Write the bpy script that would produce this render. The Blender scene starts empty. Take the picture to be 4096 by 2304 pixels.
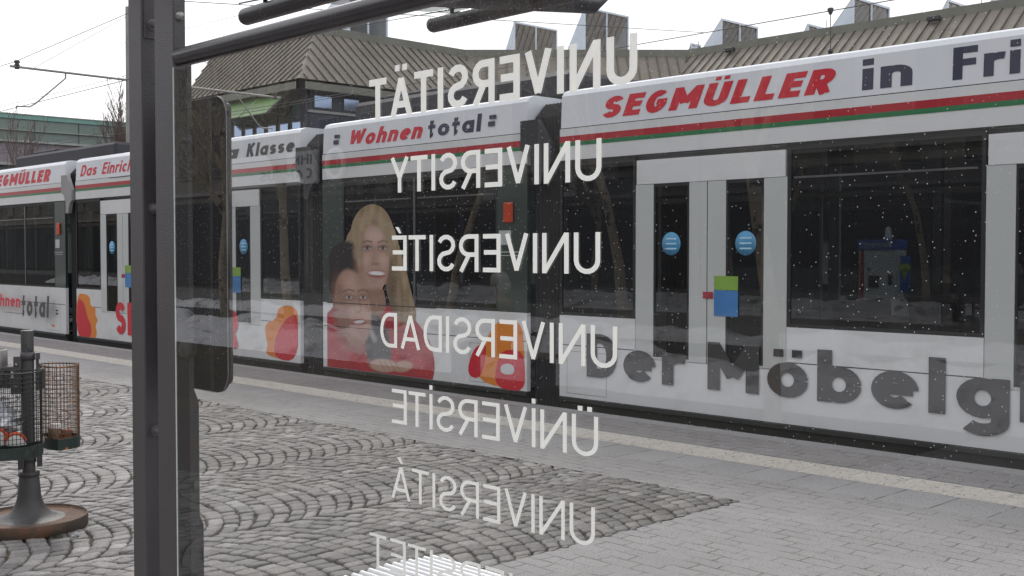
import bpy, math, random
from mathutils import Vector, Matrix, noise
R = math.radians
S = bpy.context.scene
COL = S.collection
rnd = random.Random(7)

# ------------------------------------------------------------------ camera
CX, CZ = 0.0, 1.52
FPX = 4550.0
TH = R(44.03)
c_, s_ = math.cos(TH), math.sin(TH)
PITCH = math.atan(142/FPX)
cam = bpy.data.cameras.new("camera"); co = bpy.data.objects.new("camera", cam); COL.objects.link(co)
cam.sensor_width = 36; cam.lens = FPX/4096*36; cam.clip_start = .05; cam.clip_end = 1500
co.location = (0, 0, CZ)
co.rotation_euler = (math.pi/2-PITCH, 0, math.pi/2-TH)
S.camera = co
# measuring helpers: sizes and places of real things were read off the photograph in metres
F_ = Vector((-c_*math.cos(PITCH), s_*math.cos(PITCH), -math.sin(PITCH)))
R_ = Vector((s_, c_, 0)); U_ = R_.cross(F_)
def ray(px, py):
    return F_ + R_*((px-2048)/FPX) - U_*((py-1152)/FPX)
def onY(px, py, D):
    d = ray(px, py); t = D/d.y
    return Vector((d.x*t, D, CZ+d.z*t))
def onX(px, py, X):
    d = ray(px, py); t = X/d.x
    return Vector((X, d.y*t, CZ+d.z*t))
def XY(px, D): return onY(px, 1010, D).x

# ------------------------------------------------------------------ materials
def lin(v):
    v /= 255.
    return v/12.92 if v <= .04045 else ((v+.055)/1.055)**2.4
def rgb(r, g, b): return (lin(r), lin(g), lin(b), 1)
MATS = {}
class N:
    def __init__(s, name):
        s.m = bpy.data.materials.new(name); s.m.use_nodes = True
        s.t = s.m.node_tree; s.t.nodes.clear()
        s.out = s.t.nodes.new('ShaderNodeOutputMaterial')
    def n(s, typ, **kw):
        o = s.t.nodes.new('ShaderNode'+typ)
        for k, v in kw.items():
            if k.startswith('i_'):
                k2 = k[2:]; k2 = int(k2) if k2.isdigit() else k2.replace('_', ' ')
                o.inputs[k2].default_value = v
            else: setattr(o, k, v)
        return o
    def l(s, a, b): s.t.links.new(a, b)
    def ramp(s, fac, stops, interp='LINEAR'):
        r = s.n('ValToRGB'); e = r.color_ramp.elements; r.color_ramp.interpolation = interp
        while len(e) < len(stops): e.new(.5)
        for q, (p, c) in zip(e, stops):
            q.position = p; q.color = c if len(c) == 4 else (*c, 1)
        s.l(fac, r.inputs[0]); return r.outputs[0]
    def mix(s, f, a, b, mode='MIX'):
        m = s.n('Mix', data_type='RGBA', blend_type=mode)
        for i, v in ((0, f), (6, a), (7, b)):
            if hasattr(v, 'links') or hasattr(v, 'is_output'): s.l(v, m.inputs[i])
            else: m.inputs[i].default_value = v
        return m.outputs[2]
    def math(s, op, a, b=0.5):
        m = s.n('Math', operation=op)
        for i, v in ((0, a), (1, b)):
            if hasattr(v, 'is_output'): s.l(v, m.inputs[i])
            else: m.inputs[i].default_value = v
        return m.outputs[0]
    def done(s, sh): s.l(sh, s.out.inputs[0]); return s.m
def sc(c, f): return (c[0]*f, c[1]*f, c[2]*f, 1)
def pm(name, col, rough=.6, metal=0., var=.12, scale=3., bump=0., bscale=60., spec=.5, col2=None, patch=None, coat=0.):
    """paint / stone / metal: principled with cloudy colour variation, optional patches of a second colour and fine bump"""
    if name in MATS: return MATS[name]
    a = N(name)
    tc = a.n('TexCoord').outputs['Object']
    p = a.n('BsdfPrincipled', i_Roughness=rough, i_Metallic=metal)
    p.inputs['Specular IOR Level'].default_value = spec
    if coat: p.inputs['Coat Weight'].default_value = coat; p.inputs['Coat Roughness'].default_value = .06
    nz = a.n('TexNoise', i_Scale=scale, i_Detail=6., i_Roughness=.65); a.l(tc, nz.inputs['Vector'])
    colr = a.ramp(nz.outputs[0], [(.3, sc(col, 1-var)), (.7, sc(col, 1+var))])
    if col2:
        n2 = a.n('TexNoise', i_Scale=patch[0], i_Detail=8., i_Roughness=.7); a.l(tc, n2.inputs['Vector'])
        f = a.ramp(n2.outputs[0], [(patch[1], (0, 0, 0)), (patch[1]+patch[2], (1, 1, 1))])
        colr = a.mix(f, colr, col2)
    a.l(colr, p.inputs['Base Color'])
    rn = a.n('MapRange'); rn.inputs['To Min'].default_value = max(0, rough-.08); rn.inputs['To Max'].default_value = min(1, rough+.1)
    a.l(nz.outputs[0], rn.inputs[0]); a.l(rn.outputs[0], p.inputs['Roughness'])
    if bump:
        nb = a.n('TexNoise', i_Scale=bscale, i_Detail=4.); a.l(tc, nb.inputs['Vector'])
        b = a.n('Bump', i_Strength=bump, i_Distance=.01); a.l(nb.outputs[0], b.inputs['Height']); a.l(b.outputs[0], p.inputs['Normal'])
    MATS[name] = a.done(p.outputs[0]); return MATS[name]
def glass(name, tint, ior=1.5, gain=1.6, rough=0., dust=0., drops=False):
    if name in MATS: return MATS[name]
    a = N(name)
    tr = a.n('BsdfTransparent'); tr.inputs[0].default_value = tint
    clear = a.n('BsdfTransparent')
    gl = a.n('BsdfGlossy', i_Roughness=rough)
    fr = a.n('Fresnel', i_IOR=ior)
    f = a.math('MINIMUM', a.math('MULTIPLY', fr.outputs[0], gain), 1.)
    base = tr.outputs[0]
    if dust or drops:
        tc = a.n('TexCoord').outputs['Object']
        df = a.n('BsdfDiffuse'); df.inputs[0].default_value = (.8, .8, .82, 1)
        tl = a.n('BsdfTranslucent'); tl.inputs[0].default_value = (.9, .9, .92, 1)
        ds = a.n('MixShader', i_Fac=.6); a.l(df.outputs[0], ds.inputs[1]); a.l(tl.outputs[0], ds.inputs[2])
        nz = a.n('TexNoise', i_Scale=2.2, i_Detail=7., i_Roughness=.65); a.l(tc, nz.inputs[0])
        fac = a.math('MULTIPLY', a.ramp(nz.outputs[0], [(.3, (.35,)*3), (.75, (1,)*3)]), dust)
        if drops:
            sz_ = a.n('SeparateXYZ'); a.l(tc, sz_.inputs[0])
            gate = a.ramp(a.math('ADD', a.math('MULTIPLY', sz_.outputs[2], .5), a.math('MULTIPLY', nz.outputs[0], .12)), [(.64, (0,)*3), (.72, (1,)*3)])
            for scl, thr, keep, st in ((140., .20, .10, .85), (60., .055, .34, .75), (230., .25, .18, .6)):
                v = a.n('TexVoronoi', i_Scale=scl, i_Randomness=1.); a.l(tc, v.inputs['Vector'])
                sp = a.n('SeparateColor'); a.l(v.outputs['Color'], sp.inputs[0])
                n3 = a.n('TexNoise', i_Scale=3.4, i_Detail=5., i_Roughness=.7); a.l(tc, n3.inputs[0])
                k = a.math('ADD', keep-1.0, a.math('MULTIPLY', n3.outputs[0], 2.))
                on = a.math('GREATER_THAN', sp.outputs[0], k)
                rad = a.math('MULTIPLY', a.math('POWER', sp.outputs[1], 1.5), thr)
                hit = a.math('LESS_THAN', v.outputs['Distance'], rad)
                fac = a.math('MAXIMUM', fac, a.math('MULTIPLY', a.math('MULTIPLY', a.math('MULTIPLY', on, hit), st), gate))
        m1 = a.n('MixShader'); a.l(fac, m1.inputs[0]); a.l(base, m1.inputs[1]); a.l(ds.outputs[0], m1.inputs[2]); base = m1.outputs[0]
    m2 = a.n('MixShader'); a.l(f, m2.inputs[0]); a.l(base, m2.inputs[1]); a.l(gl.outputs[0], m2.inputs[2])
    geo = a.n('NewGeometry')
    m3 = a.n('MixShader'); a.l(geo.outputs['Backfacing'], m3.inputs[0]); a.l(m2.outputs[0], m3.inputs[1]); a.l(clear.outputs[0], m3.inputs[2])
    MATS[name] = a.done(m3.outputs[0]); return MATS[name]

# ------------------------------------------------------------------ mesh builder
class MB:
    def __init__(s): s.v = []; s.f = []; s.mi = []; s.sm = []
    def add(s, vs, fs, m=0, smooth=False):
        o = len(s.v); s.v += [tuple(v) for v in vs]
        for f in fs: s.f.append(tuple(i+o for i in f)); s.mi.append(m); s.sm.append(smooth)
    def box(s, x0, x1, y0, y1, z0, z1, m=0, bev=0.):
        if x0 > x1: x0, x1 = x1, x0
        if y0 > y1: y0, y1 = y1, y0
        if z0 > z1: z0, z1 = z1, z0
        if bev:
            b = min(bev, (x1-x0)*.45, (y1-y0)*.45, (z1-z0)*.45)
            vs = []
            for sx, sy, sz in [(a, bb, cc) for a in (0, 1) for bb in (0, 1) for cc in (0, 1)]:
                X, Y, Z = (x0, x1)[sx], (y0, y1)[sy], (z0, z1)[sz]
                dx, dy, dz = (b, -b)[sx], (b, -b)[sy], (b, -b)[sz]
                vs += [(X, Y+dy, Z+dz), (X+dx, Y, Z+dz), (X+dx, Y+dy, Z)]
            def I(a, b2, c2, k): return (a*4+b2*2+c2)*3+k
            fs = []
            fs += [(I(0,0,0,0), I(0,0,1,0), I(0,1,1,0), I(0,1,0,0)), (I(1,0,0,0), I(1,1,0,0), I(1,1,1,0), I(1,0,1,0))]
            fs += [(I(0,0,0,1), I(1,0,0,1), I(1,0,1,1), I(0,0,1,1)), (I(0,1,0,1), I(0,1,1,1), I(1,1,1,1), I(1,1,0,1))]
            fs += [(I(0,0,0,2), I(0,1,0,2), I(1,1,0,2), I(1,0,0,2)), (I(0,0,1,2), I(1,0,1,2), I(1,1,1,2), I(0,1,1,2))]
            for q in (0, 1):
                for r in (0, 1):
                    e = [(I(0,q,r,1), I(1,q,r,1), I(1,q,r,2), I(0,q,r,2)), (I(q,0,r,0), I(q,1,r,0), I(q,1,r,2), I(q,0,r,2)), (I(q,r,0,0), I(q,r,1,0), I(q,r,1,1), I(q,r,0,1))]
                    flip = [(q+r) % 2 == 0, (q+r) % 2 == 1, (q+r) % 2 == 0]
                    for ff, fl in zip(e, flip): fs.append(ff[::-1] if not fl else ff)
            for a in (0, 1):
                for b2 in (0, 1):
                    for c2 in (0, 1):
                        t = (I(a,b2,c2,0), I(a,b2,c2,1), I(a,b2,c2,2))
                        fs.append(t if (a+b2+c2) % 2 else t[::-1])
            s.add(vs, fs, m); return
        vs = [(x, y, z) for x in (x0, x1) for y in (y0, y1) for z in (z0, z1)]
        s.add(vs, [(0,1,3,2), (4,6,7,5), (0,4,5,1), (2,3,7,6), (0,2,6,4), (1,5,7,3)], m)
    def quad(s, a, b, c, d, m=0): s.add([a, b, c, d], [(0,1,2,3)], m)
    def hexa(s, bot, top, m=0):
        n = len(bot)
        fs = [tuple(range(n))[::-1], tuple(range(n, 2*n))]+[(i, (i+1) % n, n+(i+1) % n, n+i) for i in range(n)]
        s.add(list(bot)+list(top), fs, m)
    def prism(s, poly, y0, y1, m=0, plane='xz'):
        if plane == 'xz': f = lambda p, q: (p[0], q, p[1])
        elif plane == 'yz': f = lambda p, q: (q, p[0], p[1])
        else: f = lambda p, q: (p[0], p[1], q)
        s.hexa([f(p, y0) for p in poly], [f(p, y1) for p in poly], m)
    def tube(s, pts, r, n=8, m=0, caps=True, smooth=True):
        pts = [Vector(p) for p in pts]; rs = r if isinstance(r, (list, tuple)) else [r]*len(pts)
        vs, fs = [], []; prev = None
        for i, p in enumerate(pts):
            d = (pts[min(i+1, len(pts)-1)]-pts[max(i-1, 0)]).normalized()
            if prev is None:
                u = d.orthogonal().normalized()
            else:
                u = prev-d*prev.dot(d)
                u = u.normalized() if u.length > 1e-6 else d.orthogonal().normalized()
            prev = u; w = d.cross(u)
            for k in range(n):
                a = 2*math.pi*k/n
                vs.append(p+(u*math.cos(a)+w*math.sin(a))*rs[i])
        for i in range(len(pts)-1):
            for k in range(n):
                fs.append((i*n+k, i*n+(k+1) % n, (i+1)*n+(k+1) % n, (i+1)*n+k))
        s.add(vs, fs, m, smooth)
        if caps:
            L = len(pts)-1
            s.add([vs[k] for k in range(n)], [tuple(range(n))[::-1]], m)
            s.add([vs[L*n+k] for k in range(n)], [tuple(range(n))], m)
    def lathe(s, prof, c=(0, 0, 0), n=24, m=0, smooth=True, axis='z', sy=1.):
        vs, fs = [], []
        for (r, z) in prof:
            for k in range(n):
                a = 2*math.pi*k/n
                x, y = r*math.cos(a), r*math.sin(a)*sy
                vs.append((c[0]+x, c[1]+y, c[2]+z) if axis == 'z' else ((c[0]+z, c[1]+x, c[2]+y) if axis == 'x' else (c[0]+y, c[1]+z, c[2]+x)))
        for i in range(len(prof)-1):
            for k in range(n): fs.append((i*n+k, i*n+(k+1) % n, (i+1)*n+(k+1) % n, (i+1)*n+k))
        s.add(vs, fs, m, smooth)
    def ball(s, c, r, m=0, n=12, squash=(1, 1, 1)):
        h = n//2
        vs, fs = [], []
        for i in range(h+1):
            a = math.pi*i/h
            for k in range(n):
                b = 2*math.pi*k/n
                vs.append((c[0]+r*squash[0]*math.sin(a)*math.cos(b), c[1]+r*squash[1]*math.sin(a)*math.sin(b), c[2]-r*squash[2]*math.cos(a)))
        for i in range(h):
            for k in range(n): fs.append((i*n+k, i*n+(k+1) % n, (i+1)*n+(k+1) % n, (i+1)*n+k))
        s.add(vs, fs, m, True)
    def build(s, name, mats, parent=None, origin=None):
        me = bpy.data.meshes.new(name)
        off = Vector(origin) if origin is not None else (Vector(parent['org']) if parent else Vector((0, 0, 0)))
        me.from_pydata([(v[0]-off.x, v[1]-off.y, v[2]-off.z) for v in s.v], [], s.f)
        if not isinstance(mats, (list, tuple)): mats = [mats]
        for m in mats: me.materials.append(m)
        me.polygons.foreach_set('material_index', s.mi)
        me.polygons.foreach_set('use_smooth', s.sm)
        me.update()
        o = bpy.data.objects.new(name, me); COL.objects.link(o)
        if parent is not None:
            o.parent = parent; o['org'] = tuple(parent['org'])
        else:
            o.location = off; o['org'] = tuple(off)
        return o
ORGS = []
def tag(o, label, cat, group=None):
    o['label'] = label; o['category'] = cat
    if group: o['group'] = group
    return o
def empty(name, loc, label, cat, group=None):
    o = bpy.data.objects.new(name, None); COL.objects.link(o); o.location = loc
    o.empty_display_size = .2; o['org'] = tuple(loc); return tag(o, label, cat, group)
def struct(o, kind='structure'): o['kind'] = kind; return o
def copy_tree(o, parent=None):
    c = o.copy(); COL.objects.link(c)
    if parent is not None: c.parent = parent
    for ch in list(o.children): copy_tree(ch, c)
    return c

# ------------------------------------------------------------------ lettering
def P_arc(cx, cy, rx, ry, a0, a1, n=9):
    return [(cx+rx*math.cos(R(a0+(a1-a0)*i/n)), cy+ry*math.sin(R(a0+(a1-a0)*i/n))) for i in range(n+1)]
def glyph(ch, w):
    """centre lines inside a cap height of 1 for a narrow road-sign style letter, stroke w"""
    h = w/2; T = 1-h; B = h
    if ch == 'U': W = .66; return W, [[(h, 1)]+P_arc(W/2, .33, W/2-h, .33-h, 180, 360)+[(W-h, 1)]]
    if ch == 'N': W = .70; return W, [[(h, 0), (h, 1)], [(W-h, 0), (W-h, 1)], [(h, 1-h*.4), (W-h, h*.4)]]
    if ch == 'I': W = w; return W, [[(h, 0), (h, 1)]]
    if ch == 'V': W = .66; return W, [[(h*.9, 1), (W/2, h*1.0)], [(W-h*.9, 1), (W/2, h*1.0)]]
    if ch == 'E': W = .52; return W, [[(h, 0), (h, 1)], [(w, T), (W, T)], [(w, .52), (W-.03, .52)], [(w, B), (W, B)]]
    if ch == 'F': W = .52; return W, [[(h, 0), (h, 1)], [(w, T), (W, T)], [(w, .52), (W-.03, .52)]]
    if ch == 'L': W = .5; return W, [[(h, 0), (h, 1)], [(w, B), (W, B)]]
    if ch == 'T': W = .58; return W, [[(0, T), (W, T)], [(W/2, 0), (W/2, 1-w)]]
    if ch == 'Y': W = .64; return W, [[(h*.9, 1), (W/2, .42)], [(W-h*.9, 1), (W/2, .42)], [(W/2, 0), (W/2, .45)]]
    if ch == 'R': W = .6; return W, [[(h, 0), (h, 1)], [(w, T), (W*.5, T)]+P_arc(W*.52, (T+.46)/2, W-h-W*.52, (T-.46)/2, 90, -90)[0:]+[(w, .46)], [(W*.5, .46), (W-h*.8, 0)]]
    if ch == 'D': W = .62; return W, [[(h, 0), (h, 1)], [(w, T), (W*.45, T)]+P_arc(W*.47, .5+.0, W-h-W*.47, .5-h, 90, -90)+[(w, B)]]
    if ch == 'A': W = .68; return W, [[(h*.9, 0), (W/2, 1-h)], [(W-h*.9, 0), (W/2, 1-h)], [(.16, .28), (W-.16, .28)]]
    if ch == 'S':
        W = .58; r = (1-w)/4
        return W, [P_arc(W/2, T-r, W/2-h, r, 20, 270)[0:]+P_arc(W/2, B+r, W/2-h, r, 90, -160)[1:]]
    if ch == 'C': W = .6; return W, [P_arc(W/2, .5, W/2-h, .5-h, 50, 310, 14)]
    if ch == 'G': W = .64; return W, [P_arc(W/2, .5, W/2-h, .5-h, 50, 350, 14), [(W*.5, .48), (W-h*.2, .48)]]
    if ch == 'M': W = .84; return W, [[(h, 0), (h, 1)], [(W-h, 0), (W-h, 1)], [(h, 1-h*.4), (W/2, .3)], [(W-h, 1-h*.4), (W/2, .3)]]
    if ch == 'K': W = .62; return W, [[(h, 0), (h, 1)], [(h, .42), (W-h, 1)], [(.28, .55), (W-h, 0)]]
    if ch == 'H': W = .66; return W, [[(h, 0), (h, 1)], [(W-h, 0), (W-h, 1)], [(w, .52), (W-w, .52)]]
    if ch == 'P': W = .58; return W, [[(h, 0), (h, 1)], [(w, T), (W*.5, T)]+P_arc(W*.5, (T+.42)/2, W-h-W*.5, (T-.42)/2, 90, -90)+[(w, .42)]]
    X = .70; rx = .31-h; ry = X/2-h
    def bowl(c=.31, a0=0, a1=360, n=20): return P_arc(c, X/2, rx, ry, a0, a1, n)
    if ch == 'W': W = .98; return W, [[(h*.9, 1), (.27, h)], [(.49, .92), (.27, h)], [(.49, .92), (.71, h)], [(W-h*.9, 1), (.71, h)]]
    if ch == 'o': return .62, [bowl()]
    if ch == 'e': return .61, [bowl(a0=0, a1=318), [(w*.8, X*.52), (.61-h*.6, X*.52)]]
    if ch == 'c': return .54, [bowl(a0=48, a1=312)]
    if ch == 'a': return .60, [bowl(c=.30), [(.60-h, 0), (.60-h, X)]]
    if ch == 'b': return .62, [[(h, 0), (h, 1)], bowl()]
    if ch == 'd': return .62, [[(.62-h, 0), (.62-h, 1)], bowl()]
    if ch == 'g': return .62, [[(.62-h, X), (.62-h, -.05)]+P_arc(.31, -.05, .31-h, .25-h, 0, -145, 8)[1:], bowl()]
    if ch == 'l': return w, [[(h, 0), (h, 1)]]
    if ch == 'i': return w, [[(h, 0), (h, X)], [(h, X+.10), (h, X+.10+w)]]
    if ch == 'r': return .40, [[(h, 0), (h, X)], P_arc(h+.24, X-.26, .24, .26-h, 180, 70, 7)]
    if ch == 'n': return .58, [[(h, 0), (h, X)], P_arc(.29, X-.27, .29-h, .27-h, 180, 0, 10)+[(.58-h, 0)]]
    if ch == 'h': return .58, [[(h, 0), (h, 1)], P_arc(.29, X-.27, .29-h, .27-h, 180, 0, 10)+[(.58-h, 0)]]
    if ch == 'u': return .58, [[(.58-h, 0), (.58-h, X)], [(h, X)]+P_arc(.29, .27, .29-h, .27-h, 180, 360, 10)]
    if ch == 't': return .42, [[(.19, .95), (.19, .12)]+P_arc(.31, .2, .12, .2-h, 190, 270, 4)[1:], [(0, X-h), (.40, X-h)]]
    if ch == 's': r = (X-w)/4; return .50, [P_arc(.25, X-h-r, .25-h, r, 20, 270)+P_arc(.25, h+r, .25-h, r, 90, -160)[1:]]
    if ch == '1': return .34, [[(.34-h, 0), (.34-h, 1)], [(.02, .78), (.34-h, .95)]]
    return .3, []
DIA = {'Ä': ('A', '..'), 'Ü': ('U', '..'), 'É': ('E', '/'), 'È': ('E', '\\'), 'Á': ('A', '/'), 'İ': ('I', '.'), 'ö': ('o', ':')}
def letters_poly(text, w, gap=.13):
    """list of outline quads in letter units"""
    x = 0; quads = []; k = 0
    for ch in text:
        base, mk = DIA.get(ch, (ch, ''))
        if base == ' ': x += .35; continue
        W, strokes = glyph(base, w)
        for st in strokes:
            n = len(st); L = []; Rr = []
            for i, p in enumerate(st):
                a = Vector(st[max(i-1, 0)]); b = Vector(p); c = Vector(st[min(i+1, n-1)])
                d1 = (b-a); d2 = (c-b)
                if d1.length < 1e-9: d1 = d2
                if d2.length < 1e-9: d2 = d1
                d1.normalize(); d2.normalize(); t = (d1+d2).normalized()
                nn = Vector((-t.y, t.x)); cosv = max(.5, nn.dot(Vector((-d1.y, d1.x))))
                off = nn*(w/2/cosv); L.append(b+off); Rr.append(b-off)
            for i in range(n-1):
                quads.append((k, [(q.x+x, q.y) for q in (Rr[i], Rr[i+1], L[i+1], L[i])]))
            k += 1
        def rect(a, b, c, d): quads.append((k, [(x+a, b), (x+c, b), (x+c, d), (x+a, d)]))
        dw = min(w*1.15, .15)
        if mk == '..': rect(W/2-.12-dw/2, 1.1, W/2-.12+dw/2, 1.1+dw); rect(W/2+.12-dw/2, 1.1, W/2+.12+dw/2, 1.1+dw)
        if mk == ':': rect(W/2-.14-dw/2, .80, W/2-.14+dw/2, .80+dw); rect(W/2+.14-dw/2, .80, W/2+.14+dw/2, .80+dw)
        if mk == '.': rect(W/2-w/2, 1.12, W/2+w/2, 1.12+w*1.25)
        if mk == '/': quads.append((k, [(x+W/2-.08, 1.06), (x+W/2+.0, 1.06), (x+W/2+.13, 1.24), (x+W/2+.01, 1.24)]))
        if mk == '\\': quads.append((k, [(x+W/2-.0, 1.06), (x+W/2+.08, 1.06), (x+W/2-.01, 1.24), (x+W/2-.13, 1.24)]))
        k += 1
        x += W+gap*(1 if base != 'T' else .6)
    return x-gap, quads
def stroke_text(mb, text, w, x0, x1, z0, z1, y, mirror=False, shear=0., m=0, eps=.00012, sgn=-1):
    """letters standing in the xz plane at depth y, facing -Y when sgn=-1; mirror=True reads right to left"""
    tw, quads = letters_poly(text, w)
    sx = (x1-x0)/(tw+shear); sz = (z1-z0)
    for k, q in quads:
        pts = []
        for (u, v) in q:
            uu = u+shear*v
            X = x1-uu*sx if mirror else x0+uu*sx
            pts.append((X, y+sgn*eps*(k % 9), z0+v*sz))
        if mirror: pts = pts[::-1]
        mb.add(pts, [(0, 1, 2, 3)], m)
def font_mesh(body, shear=0., bold=0.):
    cu = bpy.data.curves.new("lettering", "FONT"); cu.body = body; cu.size = 1; cu.shear = shear; cu.offset = bold
    cu.resolution_u = 3
    o = bpy.data.objects.new("lettering", cu); COL.objects.link(o)
    dg = bpy.context.evaluated_depsgraph_get(); dg.update()
    me = bpy.data.meshes.new_from_object(o.evaluated_get(dg))
    bpy.data.objects.remove(o)
    return me
def font_text(mb, body, x0, x1, z0, z1, y, shear=0., bold=0., m=0, plane='xz', ref=None):
    """type set text fitted to a box; z0..z1 is the cap-height range"""
    me = font_mesh(body, shear, bold)
    xs = [v.co.x for v in me.vertices]; a, b = min(xs), max(xs)
    cap = .7 if ref is None else ref
    vs = []
    for v in me.vertices:
        X = x0+(v.co.x-a)/(b-a)*(x1-x0); Z = z0+v.co.y/cap*(z1-z0)
        vs.append((X, y, Z) if plane == 'xz' else (y, X, Z))
    mb.add(vs, [tuple(p.vertices) for p in me.polygons], m)
    bpy.data.meshes.remove(me)

# ------------------------------------------------------------------ sky and sun
w = bpy.data.worlds.new("World"); S.world = w; w.use_nodes = True
nt = w.node_tree; nt.nodes.clear()
def wn(t): return nt.nodes.new('ShaderNode'+t)
SUN_EL, SUN_AZ = R(38), R(150)      # the low white disc behind thin cloud stands over the tracks, left of the view
sky = wn('TexSky'); sky.sky_type = 'NISHITA'; sky.sun_disc = False; sky.sun_elevation = SUN_EL; sky.sun_rotation = R(-60); sky.dust_density = 3; sky.air_density = 1.2
tc = wn('TexCoord'); mp = wn('Mapping'); mp.inputs['Scale'].default_value = (1, 1, 3.2)
nz = wn('TexNoise'); nz.inputs['Scale'].default_value = 1.7; nz.inputs['Detail'].default_value = 6; nz.inputs['Roughness'].default_value = .55
rp = wn('ValToRGB'); rp.color_ramp.elements[0].position = .32; rp.color_ramp.elements[0].color = (6.7, 6.9, 7.7, 1)
rp.color_ramp.elements[1].position = .62; rp.color_ramp.elements[1].color = (11.6, 11.6, 11.9, 1)
mx = wn('Mix'); mx.data_type = 'RGBA'; mx.inputs[0].default_value = .93
bg = wn('Background'); bg.inputs[1].default_value = .1; wo = wn('OutputWorld')
nt.links.new(tc.outputs['Generated'], mp.inputs[0]); nt.links.new(mp.outputs[0], nz.inputs[0]); nt.links.new(nz.outputs[0], rp.inputs[0])
nt.links.new(sky.outputs[0], mx.inputs[6]); nt.links.new(rp.outputs[0], mx.inputs[7]); nt.links.new(mx.outputs[2], bg.inputs[0]); nt.links.new(bg.outputs[0], wo.inputs[0])
sun = bpy.data.lights.new("sun", 'SUN'); sun.energy = 1.0; sun.angle = R(12); sun.color = (1, .96, .9)
so = bpy.data.objects.new("sun", sun); COL.objects.link(so)
sd = Vector((math.cos(SUN_AZ)*math.cos(SUN_EL), math.sin(SUN_AZ)*math.cos(SUN_EL), math.sin(SUN_EL)))
so.rotation_euler = sd.to_track_quat('Z', 'Y').to_euler(); so.location = (0, 0, 30)
S.view_settings.view_transform = 'Standard'; S.view_settings.look = 'None'; S.view_settings.exposure = .40; S.view_settings.gamma = 1
S.render.resolution_x = 1024; S.render.resolution_y = 576
S.cycles.max_bounces = 10; S.cycles.transparent_max_bounces = 24; S.cycles.glossy_bounces = 4; S.cycles.transmission_bounces = 6

# ------------------------------------------------------------------ ground and platform
def paving(name, sx, sy, mort, base, rot=0., off=.5, bump=.35, jit=.012, mcol=(.09, .085, .08, 1), speck=.9):
    if name in MATS: return MATS[name]
    a = N(name); tcn = a.n('TexCoord').outputs['Object']
    mpn = a.n('Mapping'); mpn.inputs['Rotation'].default_value = (0, 0, rot); a.l(tcn, mpn.inputs[0])
    nn = a.n('TexNoise', i_Scale=9., i_Detail=3.); a.l(tcn, nn.inputs[0])
    vm = a.n('VectorMath', operation='SCALE'); a.l(nn.outputs[1], vm.inputs[0]); vm.inputs['Scale'].default_value = jit
    va = a.n('VectorMath', operation='ADD'); a.l(mpn.outputs[0], va.inputs[0]); a.l(vm.outputs[0], va.inputs[1])
    br = a.n('TexBrick', offset=off); br.inputs['Scale'].default_value = 1.; br.inputs['Brick Width'].default_value = sx; br.inputs['Row Height'].default_value = sy
    br.inputs['Mortar Size'].default_value = mort; br.inputs['Mortar Smooth'].default_value = .3
    br.inputs['Color1'].default_value = sc(base, .955); br.inputs['Color2'].default_value = sc(base, 1.045); br.inputs['Mortar'].default_value = mcol
    a.l(va.outputs[0], br.inputs[0])
    big = a.n('TexNoise', i_Scale=.7, i_Detail=6., i_Roughness=.6); a.l(tcn, big.inputs[0])
    fine = a.n('TexNoise', i_Scale=160., i_Detail=3.); a.l(tcn, fine.inputs[0])
    # joints partly filled with grit
    gap = a.n('TexNoise', i_Scale=5., i_Detail=4.); a.l(tcn, gap.inputs[0])
    jf = a.math('MULTIPLY', br.outputs['Fac'], a.ramp(gap.outputs[0], [(.42, (.08,)*3), (.60, (1,)*3)]))
    flat = a.mix(0., br.outputs[0], base)
    stone = a.mix(br.outputs['Fac'], br.outputs[0], base)
    c = a.mix(jf, stone, mcol)
    c = a.mix(1., c, a.ramp(big.outputs[0], [(.3, (.88, .87, .87)), (.7, (1.1, 1.1, 1.1))]), 'MULTIPLY')
    c = a.mix(1., c, a.ramp(fine.outputs[0], [(.3, (.82,)*3), (.7, (1.14,)*3)]), 'MULTIPLY')
    # loose grit
    gr = a.n('TexNoise', i_Scale=75., i_Detail=2., i_Roughness=.5); a.l(tcn, gr.inputs[0])
    dens = a.n('TexNoise', i_Scale=2.2, i_Detail=4.); a.l(tcn, dens.inputs[0])
    gm = a.math('MULTIPLY', a.ramp(gr.outputs[0], [(.60, (0,)*3), (.66, (1,)*3)]), a.ramp(dens.outputs[0], [(.35, (.25,)*3), (.6, (speck,)*3)]))
    c = a.mix(gm, c, (.085, .078, .07, 1))
    p = a.n('BsdfPrincipled', i_Roughness=.85); p.inputs['Specular IOR Level'].default_value = .3
    a.l(c, p.inputs['Base Color'])
    hgt = a.math('SUBTRACT', a.math('MULTIPLY', fine.outputs[0], .25), jf)
    b = a.n('Bump', i_Strength=bump, i_Distance=.006); a.l(hgt, b.inputs['Height']); a.l(b.outputs[0], p.inputs['Normal'])
    MATS[name] = a.done(p.outputs[0]); return MATS[name]

XL, XR = -75., 24.
CORX, CORY = -4.0, 5.81
def sheet(name, x0, x1, y0, y1, z, mat):
    mb = MB(); mb.quad((x0, y0, z), (x1, y0, z), (x1, y1, z), (x0, y1, z)); return struct(mb.build(name, mat))
asph = pm('asphalt', (.07, .07, .072, 1), .9, var=.2, scale=1.2, bump=.4, bscale=120)
gnd = MB(); gnd.quad((-500, -500, -.42), (500, -500, -.42), (500, 500, -.42), (-500, 500, -.42)); struct(gnd.build('ground', asph))
paver_small = paving('small pavers', .2, .1, .0055, (.315, .305, .298, 1), 0., jit=.035, mcol=(.13, .122, .115, 1))
paver_slab = paving('slab pavers', .345, 6.9, .007, (.33, .322, .318, 1), 0., off=0., jit=.006)
paver_edge = paving('edge pavers', .2, .135, .006, (.285, .272, .268, 1), 0., jit=.03, speck=1.)
slab = MB(); slab.box(XL, XR, -6.9, 8.06, -.4, -.03)
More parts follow.
